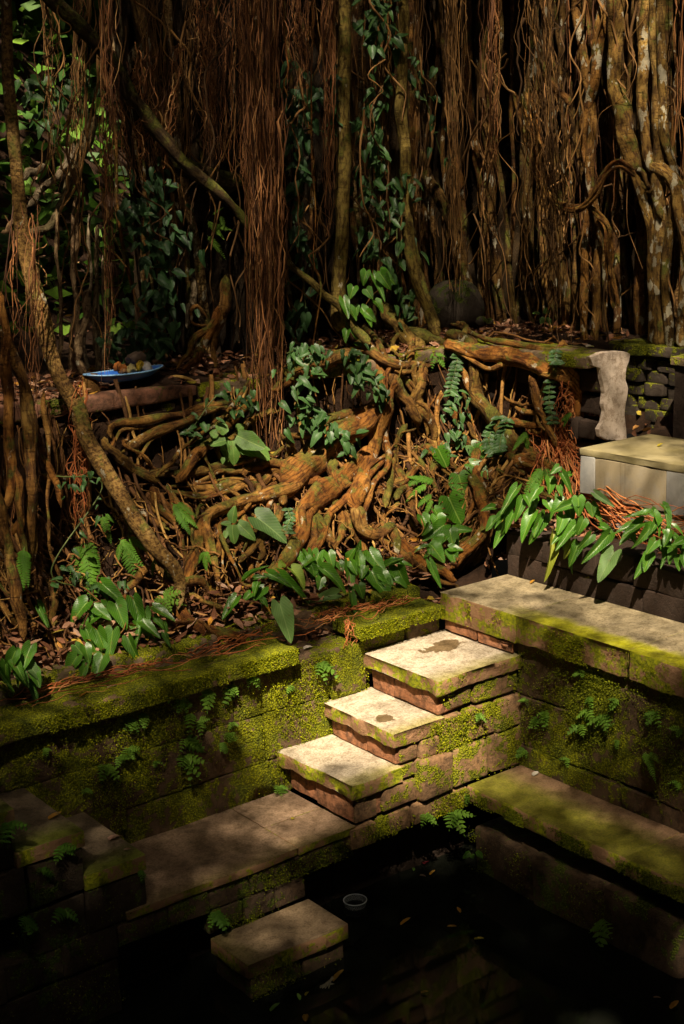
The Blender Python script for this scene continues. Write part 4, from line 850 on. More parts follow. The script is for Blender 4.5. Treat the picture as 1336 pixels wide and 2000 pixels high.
plant('philodendron','dark glossy philodendron clump under the leaning trunk on the left','philodendron',hug(225,1240,.02),
 [(400,1000,504,1086,62),(450,1075,492,1170,72),(520,1060,564,1186,72),(565,1100,572,1206,44),(340,1070,264,1146,72),(380,1120,294,1176,54),(370,1090,434,1136,56),(380,1180,412,1276,72),(440,1180,418,1296,64),(330,1240,352,1306,50),(400,1280,373,1362,84),(300,1280,246,1356,58),(500,1210,534,1306,54),(560,1150,626,1206,54),(640,1190,664,1246,28),(600,1090,684,1136,54),(150,1090,185,1166,28)],PH,Z3,hd(.14))
plant('philodendron','pale-veined philodendron clump at the bottom left corner of the bank','philodendron',hug(45,1290,.02),
 [(60,1260,16,1356,64),(120,1240,78,1346,56),(100,1300,166,1372,50,HEART['pale']),(130,1330,156,1402,46),(20,1300,28,1386,56),(70,1330,112,1400,50),(50,1290,100,1380,50)],PH,Z3,lambda x,y:dep(on(x,y,'y',.12)))
plant('seedling','broad-leaved seedling with spotted leaves beside the hanging root bundle','seedling',hug(450,870,.05),
 [(880,412,846,366,60),(925,402,945,376,44),(922,420,1030,468,76),(905,440,917,530,60),(935,462,995,498,54),(880,440,816,448,50),(870,505,866,530,22),(850,420,820,400,40)],OVAL['seed'],Z3,hd(.18))
plant('seedling','slender seedling with four ribbed leaves standing on the lower bank','seedling',hug(455,1090,.03),
 [(905,760,906,695,54),(900,765,860,757,28),(905,768,905,836,54),(922,758,990,814,60),(880,790,878,820,24)],OVAL['seed'],Z3,hd(.18))
plant('monstera','young monstera with split leaves in the middle of the bank','monstera',hug(890,960,.03),
 [(375,555,415,622,104),(505,540,565,600,84),(455,655,482,742,86),(418,742,460,845,100),(500,612,588,662,72)],SPLIT,Z4,hd(.2))
plant('philodendron','leafy philodendron below the split monstera leaves','philodendron',hug(865,1070,.03),
 [(400,850,316,906,54),(370,815,382,876,60),(420,870,434,926,64),(350,930,404,996,64),(332,935,280,947,28),(420,940,474,946,44),(430,950,442,1006,44),(360,790,404,844,60),(340,850,322,890,40),(400,900,360,940,60)],PH,Z4,hd(.16))
plant('seedling','tiny seedling with round leaves at the foot of the right root curtain','seedling',on(1055,640,'z',1.5),[(775,1225,745,1222,26),(790,1240,775,1262,28),(800,1240,815,1268,30),(795,1225,800,1200,22)],OVAL['seed'],(668,0,.5),lambda x,y:dep(on(x,y,'x',3.2)))
plant('seedling','small glossy seedling rooted in the low course at the water','seedling',on(925,1670,'x',.77),[(500,848,476,872,30),(525,845,552,872,28),(505,858,515,872,26)],OVAL['philo'],(668,1240,.5),lambda x,y:dep(on(x,y,'x',.75)))
plant('heart_leaf_vine','cluster of round dark heart leaves at the foot of the centre post','plant',on(720,640,'y',1.3),[(95,1060,80,1110,52),(150,1070,190,1125,60),(95,1130,120,1165,46),(130,1175,165,1215,46),(45,1120,30,1160,44),(95,1220,130,1250,46),(30,1200,60,1250,44),(20,1290,10,1330,40)],HEART['philo'],(668,0,.5),lambda x,y:dep(on(x,y,'y',1.28)))
# ------------------------------------------------------------------ ferns on the bank
def fern(label,anchor,fr,depthf,kind='fern',shapes=None,name='fern',group=None,wr=.62):
    th=thing(name,label,'fern',anchor,group)
    for bx,by_,tx,ty in fr:
        d=depthf(bx,by_)-.07; b=ptd(bx,by_,d); L=math.hypot(tx-bx,ty-by_)*d/F0; t=ptd(tx,ty,d-L*.25); inst('frond',R.choice(shapes or FROND[kind]),frame(b,t,L*wr*1.25,-CF*.8+UPV*.7+rng.normal(size=3)*.2),th)
    return th
fern('long dark fern hanging from the bank left of centre',hug(165,1060,.05),[(165,1060,185,1180),(160,1062,140,1130),(170,1055,195,1120)],hd(.14))
fern('bright fern with arching fronds below the leaning trunk',hug(250,1050,.05),[(232,1052,285,1092),(240,1055,272,1140),(250,1048,290,1075),(235,1060,225,1100)],hd(.16))
fern('fern on the roots right of the leaning trunk',hug(340,985,.05),[(335,982,388,1022),(340,985,375,1040),(345,980,385,1000)],hd(.16))
fern('small fern hanging in the dark gap beside the trunk',hug(205,1005,.05),[(200,1005,215,1058),(205,1003,228,1020)],hd(.14))
fern('narrow dark fern at the far left edge of the bank',hug(45,1070,.05),[(48,1068,35,1150),(45,1070,52,1140)],lambda x,y:dep(on(x,y,'y',.5)))
fern('light green divided fern above the philodendron clump on the left',hug(320,1160,.03),[(318,1165,352,1150),(318,1165,355,1172),(316,1168,335,1195),(316,1165,292,1180),(318,1162,335,1142)],hd(.14),shapes=SMALLF['fernb'])
fern('feathery fern beside the split monstera',hug(800,950,.05),[(830,930,785,945),(835,945,790,965),(845,965,810,985),(850,940,800,925),(845,975,825,1005)],hd(.14))
fern('pale arching fern above the big philodendron',hug(1060,915,.05),[(1060,912,1018,962),(1062,915,1035,968),(1065,912,1080,955)],lambda x,y:dep(on(x,y,'x',1.8)))
fern('small fern on the thick root near the red rootlets',hug(1010,850,.1),[(1030,842,1000,875),(1025,845,1035,880)],hd(.2))
fern('small fern under the arching root beside the plaster pillar',hug(1100,815,.1),[(1118,805,1090,822),(1112,810,1100,830)],hd(.2))
fern('small fern on the bank in front of the central roots',hug(400,1080,.05),[(398,1075,402,1115),(402,1075,412,1100),(396,1078,388,1100)],hd(.14))
fern('fern on the upper edge of the bank by the terrace',hug(860,700,.1),[(850,690,870,690),(855,695,870,715),(850,695,840,715),(845,690,838,700)],hd(.24),shapes=SMALLF['fern'])
fern('leafy fern growing at the base of the leaning trunk',hug(455,1010,.05),[(300,1085,330,1115),(305,1090,290,1120)],hd(.12))
fern('bright fern on the far hillside behind the grey roots',hug(105,300,.02),[(140,240,75,300),(135,260,60,330),(125,290,70,350),(100,310,45,345),(150,230,110,330),(120,320,95,370),(165,150,140,220),(150,250,165,320),(60,260,20,320),(190,120,230,170),(90,230,40,260),(80,200,30,240),(150,180,100,250),(180,260,130,330),(60,300,10,360),(200,300,160,360)],hd(.15),kind='fernb')
fern('second bright fern lower on the far hillside at left',hug(80,380,.02),[(110,340,65,380),(105,350,80,395),(95,360,55,390),(60,340,20,390),(140,350,120,400)],hd(.15),kind='fernb')
fern('fern with yellow-green fronds behind the grey stems at left',on(100,560,'y',2.6),[(85,550,110,535),(80,550,70,575),(90,548,105,560)],pd('y',2.5),shapes=SMALLF['fernb'])
fern('bamboo-like fern hanging between the dark creepers and the root bundle',on(420,430,'y',2.2),[(405,430,440,460),(415,420,430,400),(410,440,450,440),(405,460,440,490),(430,420,440,450)],pd('y',1.9),kind='fernb')
# ------------------------------------------------------------------ little ferns on the pool walls
def tuft(px,py,ax,v,size,kind,label,group):
    p=on(px,py,ax,v); th=thing('wall_fern',label,'fern',p,group); nrm=np.array([0,-1.,0]) if ax=='y' else np.array([-1.,0,0]); tan=np.array([1.,0,0]) if ax=='y' else np.array([0,1.,0])
    for i in range(R.randint(3,5)):
        a=R.uniform(-1.3,1.3); d=unit(nrm*.75+tan*math.sin(a)*.9+UPV*(R.uniform(-.75,.25))); L=size*R.uniform(.7,1.25)*pxm(p); inst('frond',R.choice(SMALLF[kind]),frame(p,p+d*L,L*.95,UPV*.8+nrm*.5+rng.normal(size=3)*.2),th)
Z5=(0,1240,.5015)
q=[(605,225,28),(520,325,36),(705,255,24),(815,210,42),(905,195,30),(970,165,24),(740,305,30),(775,330,26),(905,340,20),(895,380,28),(865,418,24),(720,405,38),(718,470,40),(500,440,26),(465,470,24),(410,505,36),(605,490,20),(560,305,26),(1250,105,36),(1130,195,16),(180,440,14),(330,600,16)]
q.sort()
for i,(x,y,s) in enumerate(q): tuft(x*.5015,1240+y*.5015,'y',-.012,s,'fernb','small green fern on the mossy back wall, %s from the left'%(ORD[i] if i<20 else 'twenty-'+ORD[i-20]),'ferns on the mossy back wall')
q=[(960,285,36),(790,298,26),(765,325,30),(1020,308,34),(970,240,24),(935,350,30),(1080,250,26),(1225,298,30),(715,448,24),(1310,570,18),(935,138,22),(1075,410,18),(720,250,14),(880,480,16),(1320,365,20)]; q.sort()
for i,(x,y,s) in enumerate(q): tuft(668+x*.5,1240+y*.5,'x',1.172,s,'fernb','pale leafed tuft on the dark side wall, %s from the left'%ORD[i],'tufts on the side wall')
th=thing('wall_fern','single long fern hanging on the dark side wall under the platform','fern',on(1268,1470,'x',1.17))
for a,b in [((1260,1468),(1281,1512)),((1258,1470),(1266,1490)),((1270,1468),(1285,1480))]:
    B0=on(*a,'x',1.165); T0=on(*b,'x',1.10); inst('frond',R.choice(FROND['fernb']),frame(B0,T0,np.linalg.norm(T0-B0)*.7,-CF+UPV*.4),th)
for px,py,ax,v,s,l in [(885,1585,'y',-.62,46,'fern drooping from the foot of the steps over the water'),(915,1550,'y',-.64,26,'tiny pale fern at the corner where steps meet the bench'),(830,1590,'y',-.62,26,'tiny fern under the lowest step course'),(1178,1795,'x',.77,54,'bright fern on the dark low course in the water'),(545,1535,'y',-.01,22,'tiny seedling in the corner behind the lowest pale step'),(935,1393,'y',-.62,18,'tiny sprig on the sunlit stair blocks'),
   (420,1780,'y',-.60,40,'fern hanging below the ledge above the submerged step'),(120,1650,'y',-.60,34,'green sprig on the upper left stair block'),(82,1695,'y',-.60,24,'small sprig on the left stair face'),(50,1790,'y',-.60,34,'green tuft low on the left stair face'),(125,1775,'y',-.60,34,'second green tuft low on the left stair face, nearer the ledge'),(17,1605,'y',-.60,40,'fern at the left edge beside the top dark step'),(272,1700,'y',-.60,20,'tiny sprig beside the corner of the dark step')]:
    tuft(px,py,ax,v,s,'fernb' if px>500 else 'fern',l,None)
# ------------------------------------------------------------------ creepers on roots and trunks
def creeper(label,poly,n,ax,v,size,kind='creepd',shapes=None,name='creeper_vine'):
    pts=np.array(poly,float); anchor=on(pts[-1][0],pts[-1][1],ax,v); th=thing(name,label,'creeper',anchor); 
    C=catmull(np.array([on(x,y,ax,v) for x,y,_ in poly]),30); V,F=tube(C,np.full(30,.004),5,0); obj('vine_stem',V,F,M['stem'],th)
    for i in range(n):
        f=R.random()*(len(pts)-1); k=int(f); t=f-k; c=pts[k]*(1-t)+pts[min(k+1,len(pts)-1)]*t
        x=c[0]+R.gauss(0,.5)*c[2]; y=c[1]+R.gauss(0,14); d=dep(on(x,y,ax,v))-R.uniform(0,.12); s=size*R.uniform(.65,1.3); a=R.gauss(1.57,.75); b=ptd(x,y,d); L=s*d/F0; tt=ptd(x+s*math.cos(a),y+s*math.sin(a)*.9,d-L*R.uniform(.1,.6))
        inst('leaf',R.choice(shapes or CREEP[kind]),frame(b,tt,L*R.uniform(.5,.72),-CF*.6+UPV*.8+rng.normal(size=3)*.3),th)
creeper('dark leafy creeper mass between the leaning trunk and the root bundle',[(300,330,40),(290,400,60),(320,480,60),(310,560,60),(300,640,60),(290,700,40)],170,'y',1.6,24)
creeper('glossy dark creeper covering the trunk right of the root bundle',[(585,130,30),(590,200,36),(580,270,36),(590,340,26),(575,430,24),(590,520,30),(600,640,30)],95,'y',1.62,28)
creeper('fine creeper trailing down the central trunk right of the post',[(750,0,36),(745,60,30),(730,150,40),(720,230,40),(735,300,44),(720,350,40),(745,420,50),(700,460,40),(760,520,40)],120,'y',1.72,22,'creep')
creeper('small creeper beside the thin post at the top',[(655,130,16),(655,200,18),(655,260,16)],26,'y',1.5,26)
creeper('creeper with small leaves round the top of the central root',[(690,680,26),(700,720,30),(730,740,30),(740,770,20)],60,'y',.98,20,'creep')
creeper('creeper hanging over the bank left of the central root',[(610,700,30),(580,770,36),(600,820,40),(640,830,40),(690,870,24)],70,'y',.92,22,'creep')
creeper('creeper on the bank beside the hanging root bundle',[(490,760,16),(480,800,20),(430,770,30),(380,830,24)],30,'y',1.05,18,'creep')
creeper('dark creeper leaves at the foot of the creeper mass by the tray',[(210,660,40),(250,690,40),(330,650,50)],44,'y',1.7,20)
creeper('scattered creeper leaves on the hillside stems at the upper left',[(60,150,40),(100,190,60),(150,160,50),(70,260,40)],50,'y',2.4,26,'creep')
creeper('long creeper with pointed leaves on the fluted trunk below the top edge',[(720,-20,40),(735,40,40),(760,90,20)],40,'y',1.6,26,'creep')
creeper('creeper leaves scattered over the fluted trunk beside the tall root',[(780,330,40),(790,400,40),(775,450,40),(785,560,30),(800,640,40)],46,'y',1.5,22,'creep')
creeper('few small creeper leaves high on the right curtain',[(800,100,40),(830,190,50),(860,300,40)],26,'y',1.9,20,'creep')
creeper('creeper sprays below the root bundle on the bank',[(560,690,30),(600,680,40),(640,700,30)],34,'y',1.0,20,'creep')
creeper('low creeper between the monstera and the tall root',[(890,760,24),(900,830,30),(860,870,30),(930,850,24)],40,'y',.95,18,'creep')
creeper('low creeper on the dark soil in the left of the bank',[(110,930,40),(200,950,50),(100,1120,50),(230,1150,40)],44,'y',.62,16,'creep')
def ladder(label,poly,n,h,size):
    pts=[hug(x,y,h) for x,y in poly]; C=catmull(np.array(pts),n); th=thing('button_creeper',label,'creeper',C[-1]); V,F=tube(C,np.full(n,.003),5,0); obj('vine_stem',V,F,M['stem'],th)
    for i in range(n):
        for s in (-1,1):
            L=size*pxm(C[i]); d=CR*s*.9+CU*R.uniform(-.35,.1)-CF*.3; inst('leaf',R.choice(OVAL['creep']),frame(C[i],C[i]+unit(d)*L,L*.62,-CF+UPV*.6+rng.normal(size=3)*.15),th)
ladder('button creeper strand with paired round leaves on the tall root',[(895,690),(890,720),(882,750),(880,770)],11,.26,15)
ladder('button creeper with paired leaves over the thick right root',[(975,815),(960,840),(955,865),(965,885)],10,.24,17)
ladder('second button creeper strand beside the thick right root',[(990,820),(980,850),(975,880)],9,.25,16)
ladder('button creeper under the arching root by the pillar',[(1075,745),(1072,775),(1076,800),(1080,825)],9,.2,14)
ladder('button creeper on the root near the terrace cap slab',[(1085,685),(1083,700),(1090,710)],5,.3,14)
ladder('button creeper strand on the central root foot',[(562,995),(568,1012),(560,1030),(566,1040)],8,.24,12)
ladder('button creeper strand behind the lower left roots',[(372,830),(362,845),(385,850)],6,.1,13)
# ------------------------------------------------------------------ leaf litter, moss
def litter(pts,size=(.022,.05)):
    n=len(pts); V=[];F=[]
    d=rng.normal(size=(n,3)); d[:,2]*=.25; d/=np.linalg.norm(d,axis=1,keepdims=True); nn=rng.normal(size=(n,3))*.45+[0,0,1]; e=np.cross(d,nn); e/=np.linalg.norm(e,axis=1,keepdims=True); z=np.cross(e,d)
    s=rng.uniform(*size,n)[:,None]; c=rng.uniform(-.35,.35,n)[:,None]*s
    P=pts
    V=np.stack([P-d*s,P-d*s*.3+e*s*.42+z*c,P+d*s*.4+e*s*.34+z*c,P+d*s*1.05,P+d*s*.4-e*s*.34+z*c,P-d*s*.3-e*s*.42+z*c],1).reshape(-1,3); i=np.arange(n)*6
    F=np.vstack([np.stack([i,i+1,i+2,i+3],1),np.stack([i,i+3,i+4,i+5],1)]); return V,F
n=2200; bx=np.array([bank_point() for _ in range(n)]); z=HS(bx[:,0],bx[:,1])+rng.uniform(.01,.06,n)
tx=rng.uniform(-1.5,3.6,2600); ty=np.where(rng.random(2600)<.6,rng.uniform(1.2,2.2,2600),rng.uniform(-.1,2.2,2600)); ok=(ty>1.2)|(tx>2.66); 
P=np.vstack([np.column_stack([bx,z]),np.column_stack([tx,ty,H(tx,ty)+rng.uniform(.01,.05,2600)])[ok]])
kx=rng.uniform(-1.7,1.6,900); ky=rng.uniform(.2,.5,900); P=np.vstack([P,np.column_stack([kx,ky,H(kx,ky)+rng.uniform(.03,.08,900)])])
hx=rng.uniform(-3,1.5,2500); hy=rng.uniform(3.5,8,2500); P=np.vstack([P,np.column_stack([hx,hy,H(hx,hy)+.03])])
px_=rng.uniform(1.8,2.6,500); py_=rng.uniform(-1.6,.1,500); P=np.vstack([P,np.column_stack([px_,py_,H(px_,py_)+.02])])
V,F=litter(P); struct(obj('leaf_litter',V,F,M['litter'],smooth=False),'stuff')['label']='brown and pinkish dead leaves strewn over the soil among the roots'
def moss(name,label,P,nrm,mat,size=(.0035,.0075)):
    n=len(P); nr=np.broadcast_to(np.asarray(nrm,float),(n,3)); d=unit_rows(rng.normal(size=(n,3))+nr*.9-np.array([0,0,.25])); e=unit_rows(np.cross(d,rng.normal(size=(n,3)))); s=rng.uniform(*size,n)[:,None]; B0=P+nr*rng.uniform(0,.008,(n,1))
    V=np.stack([B0-d*s*.2,B0+d*s*.5+e*s*.55,B0+d*s*1.2,B0+d*s*.5-e*s*.55],1).reshape(-1,3); o=struct(obj(name,V,np.arange(4*n).reshape(-1,4),M[mat],smooth=False),'stuff'); o['label']=label; return o
def unit_rows(a): return a/(np.linalg.norm(a,axis=1,keepdims=True)+1e-9)
def clump(P,f,thr,seed=0): return W1(P+seed,f)*.6+W2(P*1.7+seed,f*1.6)*.4+W3(P*3.1+seed,f*2.6)*.3+rng.normal(size=len(P))*.22>thr
def patch_y(n,x0,x1,y,z0,z1,f,thr,seed=0):
    P=np.column_stack([rng.uniform(x0,x1,n),np.full(n,y),rng.uniform(z0,z1,n)]); return P[clump(P,f,thr,seed)]
def patch_x(n,x,y0,y1,z0,z1,f,thr,seed=0):
    P=np.column_stack([np.full(n,x),rng.uniform(y0,y1,n),rng.uniform(z0,z1,n)]); return P[clump(P,f,thr,seed)]
NY=(0,-1,0);NX=(-1,0,0)
moss('moss','yellow-green moss furring the back wall',patch_y(60000,-1.8,.60,-.008,-.58,.13,6,.28),NY,'moss')
moss('moss','thick moss along the cap stone edges',np.vstack([patch_y(20000,-1.9,.09,-.068,.142,.228,7,-.2),patch_y(8000,.51,1.12,-.064,.168,.245,7,-.3)]),NY,'moss')
moss('moss','moss on the stair blocks',np.vstack([patch_y(12000,.02,1.15,-.612,-.57,-.36,9,.7),patch_y(8000,.3,1.15,-.610,-.35,-.16,9,.65,3),patch_y(6000,.6,1.15,-.605,-.14,-.02,9,.5,5),patch_y(5000,.0,.8,-.612,-.70,-.59,9,.1,7),patch_y(700,.6,1.15,-.612,-.01,.055,9,.1,2)]),NY,'moss')
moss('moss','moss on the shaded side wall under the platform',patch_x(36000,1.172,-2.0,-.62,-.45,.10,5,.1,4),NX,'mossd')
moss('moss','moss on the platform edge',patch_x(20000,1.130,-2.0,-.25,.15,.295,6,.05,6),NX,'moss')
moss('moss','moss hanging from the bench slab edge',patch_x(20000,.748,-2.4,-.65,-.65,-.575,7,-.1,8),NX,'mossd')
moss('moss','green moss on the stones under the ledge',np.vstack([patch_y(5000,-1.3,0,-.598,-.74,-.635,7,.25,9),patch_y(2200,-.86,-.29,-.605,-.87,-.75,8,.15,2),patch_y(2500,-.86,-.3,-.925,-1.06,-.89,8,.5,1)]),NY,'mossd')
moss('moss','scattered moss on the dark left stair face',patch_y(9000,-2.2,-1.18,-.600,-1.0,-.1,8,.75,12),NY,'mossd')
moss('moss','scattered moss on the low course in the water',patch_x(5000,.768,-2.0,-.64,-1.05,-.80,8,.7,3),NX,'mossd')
n=5200; ux=rng.uniform(-3.2,3.0,n); uy=rng.uniform(3.4,9.5,n); uz=H(ux,uy)+np.abs(rng.normal(0,.28,n)); C=np.column_stack([ux,uy,uz]); d=unit_rows(rng.normal(size=(n,3))*[1,1,.6]-np.array([0,.5,.3])); e=unit_rows(np.cross(d,rng.normal(size=(n,3)))); s=rng.uniform(.07,.2,n)[:,None]
V=np.stack([C-d*s*.5,C+e*s*.28,C+d*s*.6,C-e*s*.28],1).reshape(-1,3); o=struct(obj('undergrowth',V,np.arange(4*n).reshape(-1,4),M['under'],smooth=False),'stuff'); o['label']='low green undergrowth covering the far hillside at the upper left'
# ------------------------------------------------------------------ boulders
def boulder(label,c,s,seed):
    v,F,n=boxgrid(1,1,1,.9,.18); v=v/np.linalg.norm(v,axis=1,keepdims=True)**.95; v=v*np.array(s); v=v+unit_rows(v)*(.42*max(s)*W1(v+seed,.9/max(s))+.08*max(s)*W2(v+seed,2.6/max(s)))[:,None]
    o=obj('boulder',v+np.array(c),F,M['rock']); tag(o,label,'boulder','mossy boulders at the curtain foot'); return o
b1=on(885,605,'x',3.1); boulder('large dark mossy boulder at the foot of the root curtain',b1,(.12,.16,.11),1)
b2=on(950,630,'x',2.95); boulder('smaller bright mossy boulder right of the large one',b2,(.07,.13,.08),9)
# ------------------------------------------------------------------ tray with offerings
tc=on(243,742,'y',1.28); T_=thing('blue_tray','long shallow blue plastic tray standing on the terrace cap','tray',tc)
def hull(L,Wd,Hh,th,n=24,m=6):
    V=[]
    for inner in (0,1):
        for j in range(m+1):
            f=j/m; 
            for i in range(n):
                a=2*math.pi*i/n; x=math.cos(a);y=math.sin(a); rr=(.55+.45*f**.6); up=.25*Hh*abs(x)**3
                V.append((x*(L/2)*rr-(th*x if inner else 0),y*(Wd/2)*rr*(1-.25*x*x)-(th*y if inner else 0),f*Hh+f*up+(th if inner and j==0 else 0)))
    F=[]
    for inner in (0,1):
        o=inner*(m+1)*n
        for j in range(m):
            for i in range(n):
                q=[o+j*n+i,o+j*n+(i+1)%n,o+(j+1)*n+(i+1)%n,o+(j+1)*n+i]; F.append(q[::-1] if inner else q)
        F.append([o+i for i in range(n)][::1 if inner else -1])
    for i in range(n): F.append([m*n+i,m*n+(i+1)%n,(2*m+1)*n+(i+1)%n,(2*m+1)*n+i])
    return np.array(V),F
M['blue']=flat_mat('blue_plastic',(.012,.10,.42),.35,.5,.15); M['paleblue']=flat_mat('pale_blue_rim',(.16,.34,.55),.35,.5,.15)
V,F=hull(.50,.22,.045,.005); shell=obj('tray_shell',V+tc,F,M['blue'],T_)
a=np.linspace(0,2*np.pi,49); ring=np.stack([np.cos(a)*.252,np.sin(a)*.112*(1-.25*np.cos(a)**2),.046+.0113*np.abs(np.cos(a))**3],1)+tc; V,F=tube(ring,np.full(49,.005),6,0); obj('rim',V,F,M['paleblue'],shell)
def lump(name,label,cat,px,py,v,s,col,seed,zs=1.,rough=.7):
    c=on(px,py,'y',v); vv,F,n=boxgrid(1,1,1,.9,.3); vv=vv/np.linalg.norm(vv,axis=1,keepdims=True)**.7; sz=s*pxm(c); vv=vv*[sz,sz,sz*zs]; vv=vv+unit_rows(vv)*(.38*sz*W1(vv+seed,2.6/sz)+.2*sz*W2(vv+seed,5/sz))[:,None]
    o=obj(name,vv+c,F,flat_mat(name+'_colour',col,rough,.3,.4)); tag(o,label,cat)
lump('offering_stone','grey rounded stone behind the orange offering on the tray','stone',258,703,1.36,16,(.16,.11,.08),3,.7)
lump('offering_parcel','crumpled orange offering parcel on the blue tray','offering',235,716,1.28,13,(.45,.15,.035),5,.75)
lump('offering_parcel','pale yellow crumpled leaf parcel in the middle of the tray','offering',254,722,1.25,12,(.42,.36,.16),7,.6)
lump('offering_flower','bright yellow flower offering on the tray','flower',276,715,1.27,9,(.60,.40,.03),9,.9)
lump('plastic_bag','crumpled whitish plastic bag at the right of the offerings','bag',290,721,1.26,11,(.45,.44,.42),11,.9,.3)
lump('offering_parcel','small brown parcel at the left of the tray contents','offering',243,726,1.26,10,(.30,.16,.07),13,.6)
st2=thing('tree_stump','short cut wooden stump under the left end of the tray','stump',on(172,752,'y',1.3)); P=on(178,755,'y',1.3); V,F=tube([P-UPV*.05,P,P+UPV*.04,P+UPV*.07],[.05,.05,.048,.046],12,.08); obj('stump_wood',V,F,M['root'],st2)
# ------------------------------------------------------------------ plastic cup in the pool
cc=on(694,1768,'z',WATER); cu=thing('plastic_cup','clear plastic cup standing half sunk in the dark pool','cup',cc-UPV*.05)
k=NT('clear_plastic',.18,.5); k.b.inputs['Transmission Weight'].default_value=.75; k.b.inputs['IOR'].default_value=1.35; M['cup']=k.out((.55,.60,.62))
n=30; V=[];F=[]
for ins in (0,1):
    for z_,r_ in [(-.05,.050),(.0,.056),(.03,.060)]:
        for i in range(n): a=2*math.pi*i/n; rr=r_-.002*ins+.0012*math.cos(a*15); V.append((math.cos(a)*rr,math.sin(a)*rr,z_))
for ins in (0,1):
    o=ins*3*n
    for j in range(2):
        for i in range(n): q=[o+j*n+i,o+j*n+(i+1)%n,o+(j+1)*n+(i+1)%n,o+(j+1)*n+i]; F.append(q[::-1] if ins else q)
cw=obj('cup_wall',np.array(V)+cc,F,M['cup'],cu)
a=np.linspace(0,2*np.pi,41); V,F=tube(np.stack([np.cos(a)*.0605,np.sin(a)*.0605,np.full(41,.031)],1)+cc,np.full(41,.0028),6,0); obj('cup_rim',V,F,flat_mat('cup_rim_plastic',(.40,.44,.46),.25,.5,.1),cw)
# ------------------------------------------------------------------ fallen leaves and petals one can pick out
M['lf_o']=leaf_mat('orange_fallen_leaf',(.55,.22,.02),(.48,.26,.03),(.5,.3,.1),.5,.3); M['lf_y']=leaf_mat('yellow_fallen_leaf',(.52,.38,.03),(.45,.36,.04),(.5,.4,.1),.5,.3)
M['lf_g']=leaf_mat('green_fallen_leaf',(.12,.28,.04),(.16,.30,.05),(.3,.4,.1),.5,.3); M['lf_p']=leaf_mat('pinkish_dead_leaf',(.42,.25,.19),(.33,.16,.11),(.4,.3,.2),.6,.3); M['lf_w']=leaf_mat('pale_petal',(.62,.55,.46),(.55,.48,.40),(.6,.5,.4),.5,.2); M['lf_r']=leaf_mat('red_petal',(.50,.03,.06),(.40,.03,.05),(.5,.1,.1),.5,.2)
FL={k:[leaf_mesh('fallen_leaf',k,.0,6,6,.7,fold=.35,droop=-.15+.3*i,wide=.4,seed=i+3) for i in range(2)] for k in ('lf_o','lf_y','lf_g','lf_p','lf_w','lf_r')}
def fallen(px,py,z,L,ang,kind,label,w_=.42,cat='leaf',ax='z',group=None):
    p=on(px,py,ax,z)+(UPV*.006 if ax=='z' else np.array([0,0,0])); s=L*pxm(p)*1.25; d=np.array([math.cos(ang),math.sin(ang),.05]); me=R.choice(FL[kind]); o=bpy.data.objects.new('fallen_leaf' if cat=='leaf' else 'fallen_petal',me); COL.objects.link(o)
    Mx=frame(p-d*s/2,p+d*s/2,s*w_,UPV+rng.normal(size=3)*.15); o.matrix_world=Matrix(Mx.tolist()); tag(o,label,cat,group)
WTR=WATER
fallen(792,1803,WTR,22,.1,'lf_o','thin orange leaf floating right of the plastic cup',.28)
fallen(883,1813,WTR,16,-1.,'lf_o','small orange leaf floating in the middle of the pool, right of the thin one')
fallen(936,1837,WTR,16,-.9,'lf_y','small yellow leaf floating near the low course')
fallen(896,1780,WTR,14,1.2,'lf_o','reddish curled leaf floating below the low course corner')
fallen(662,1910,WTR,30,.3,'lf_o','orange-yellow leaf floating at the submerged step, beside the pale petals',.34)
for i,a in enumerate((-.1,.15,.4,.7)): fallen(640+i*2,1926-i,WTR,28,a,'lf_w',('lowest','lower middle','upper middle','uppermost')[i]+' of the pale petal strips floating below the submerged step',.12,'petal',group='pale petal strips')
fallen(600,1942,WTR,14,.6,'lf_y','small yellow leaf floating low near the bottom edge')
fallen(583,1950,WTR,16,1.2,'lf_g','curled yellow-green leaf floating beside the small yellow one')
fallen(538,1971,WTR,22,.2,'lf_g','flat green leaf floating near the bottom edge')
fallen(597,1988,WTR,24,.9,'lf_o','orange leaf with stalk at the bottom edge of the water')
fallen(830,1941,WTR,12,-.6,'lf_o','small orange leaf floating alone low in the pool')
fallen(1317,1966,WTR,22,.1,'lf_o','orange leaf floating at the bottom right corner')
fallen(1284,1950,WTR,12,-.6,'lf_p','small brown leaf floating near the bottom right corner')
fallen(833,1683,WTR,20,.4,'lf_r','red flower petal floating under the stair foundation',.5,'petal')
fallen(845,1707,WTR,14,.2,'lf_o','orange leaf floating just below the red petal')
fallen(808,1699,WTR,12,.8,'lf_g','olive leaf floating left of the red petal'); fallen(826,1712,WTR,10,-.9,'lf_p','brown leaf between the olive and orange floating leaves'); fallen(730,1700,WTR,22,.3,'lf_p','dim brown leaf floating above the cup in deep shade')
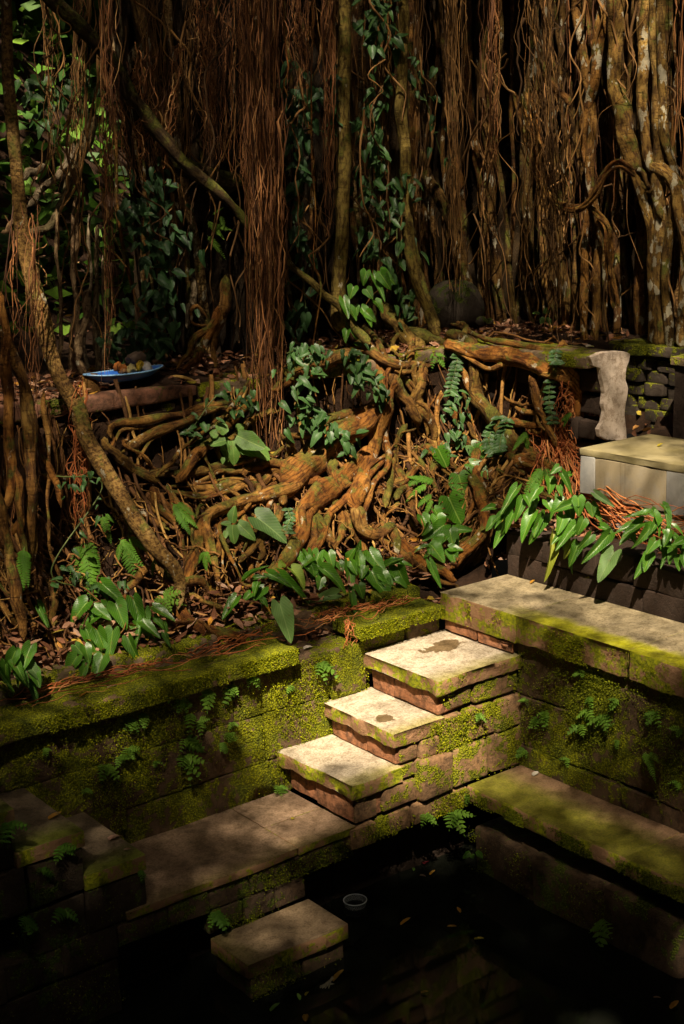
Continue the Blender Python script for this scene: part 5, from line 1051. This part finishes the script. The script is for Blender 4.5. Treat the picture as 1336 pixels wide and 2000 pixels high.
fallen(108,1597,-.118,24,.1,'lf_o','curled orange leaf lying on the second dark left step')
fallen(226,1637,-.335,26,.2,'lf_p','curled pinkish leaf lying on the lowest dark left step',.6)
fallen(249,1662,-.335,12,-.7,'lf_p','small brown leaf on the mossy edge of the lowest dark left step')
fallen(572,1600,-.582,8,.5,'lf_y','tiny yellow leaf on the ledge below the lowest pale step',.8)
fallen(1046,1514,-.566,14,.2,'lf_w','pale leaf fragment on the bench near the inner corner',.7)
fallen(603,1266,.14,20,.1,'lf_w','whitish dry leaf on the bare wall top between the cap stones',.4)
fallen(165,1360,.235,18,.3,'lf_o','orange leaf on the mossy cap stone at left'); fallen(218,1345,.235,16,-.3,'lf_w','pale leaf on the mossy cap stone near the orange one')
fallen(1040,1139,.305,13,.3,'lf_o','orange leaf on the platform by the dark wall')
fallen(1290,872,1.03,14,.1,'lf_y','yellow-green leaf on top of the concrete plinth'); fallen(1153,678,1.54,20,.1,'lf_w','pale leaf on the terrace cap slab beside the pillar'); fallen(975,662,1.54,24,.2,'lf_o','bright orange leaf on the terrace cap slab')
# ------------------------------------------------------------------ hillside thicket, and a mostly unseen leaf ring added to cut sky light
n=46000; a=rng.uniform(0,2*np.pi,n); r_=rng.uniform(10.5,16,n); C=np.stack([r_*np.cos(a)+.5,r_*np.sin(a),rng.uniform(-.5,11,n)],1)
C[:,2]+=np.where(C[:,1]>4,2,0); C[:14000]=np.column_stack([rng.uniform(-4,4,14000),rng.uniform(6.5,11,14000),rng.uniform(2.0,8,14000)]); d=unit_rows(rng.normal(size=(n,3))); e=unit_rows(np.cross(d,rng.normal(size=(n,3)))); s=np.where(np.arange(n)<14000,rng.uniform(.2,.45,n),rng.uniform(.5,1.1,n))[:,None]
V=np.stack([C-d*s*.5,C+e*s*.3,C+d*s*.5,C-e*s*.3],1).reshape(-1,3); o=struct(obj('wood_and_sky_blocker',V,np.arange(4*n).reshape(-1,4),M['crown'],smooth=False),'stuff'); o['label']='dark leafy wood beyond the hillside, with an added leaf ring blocking sky light'
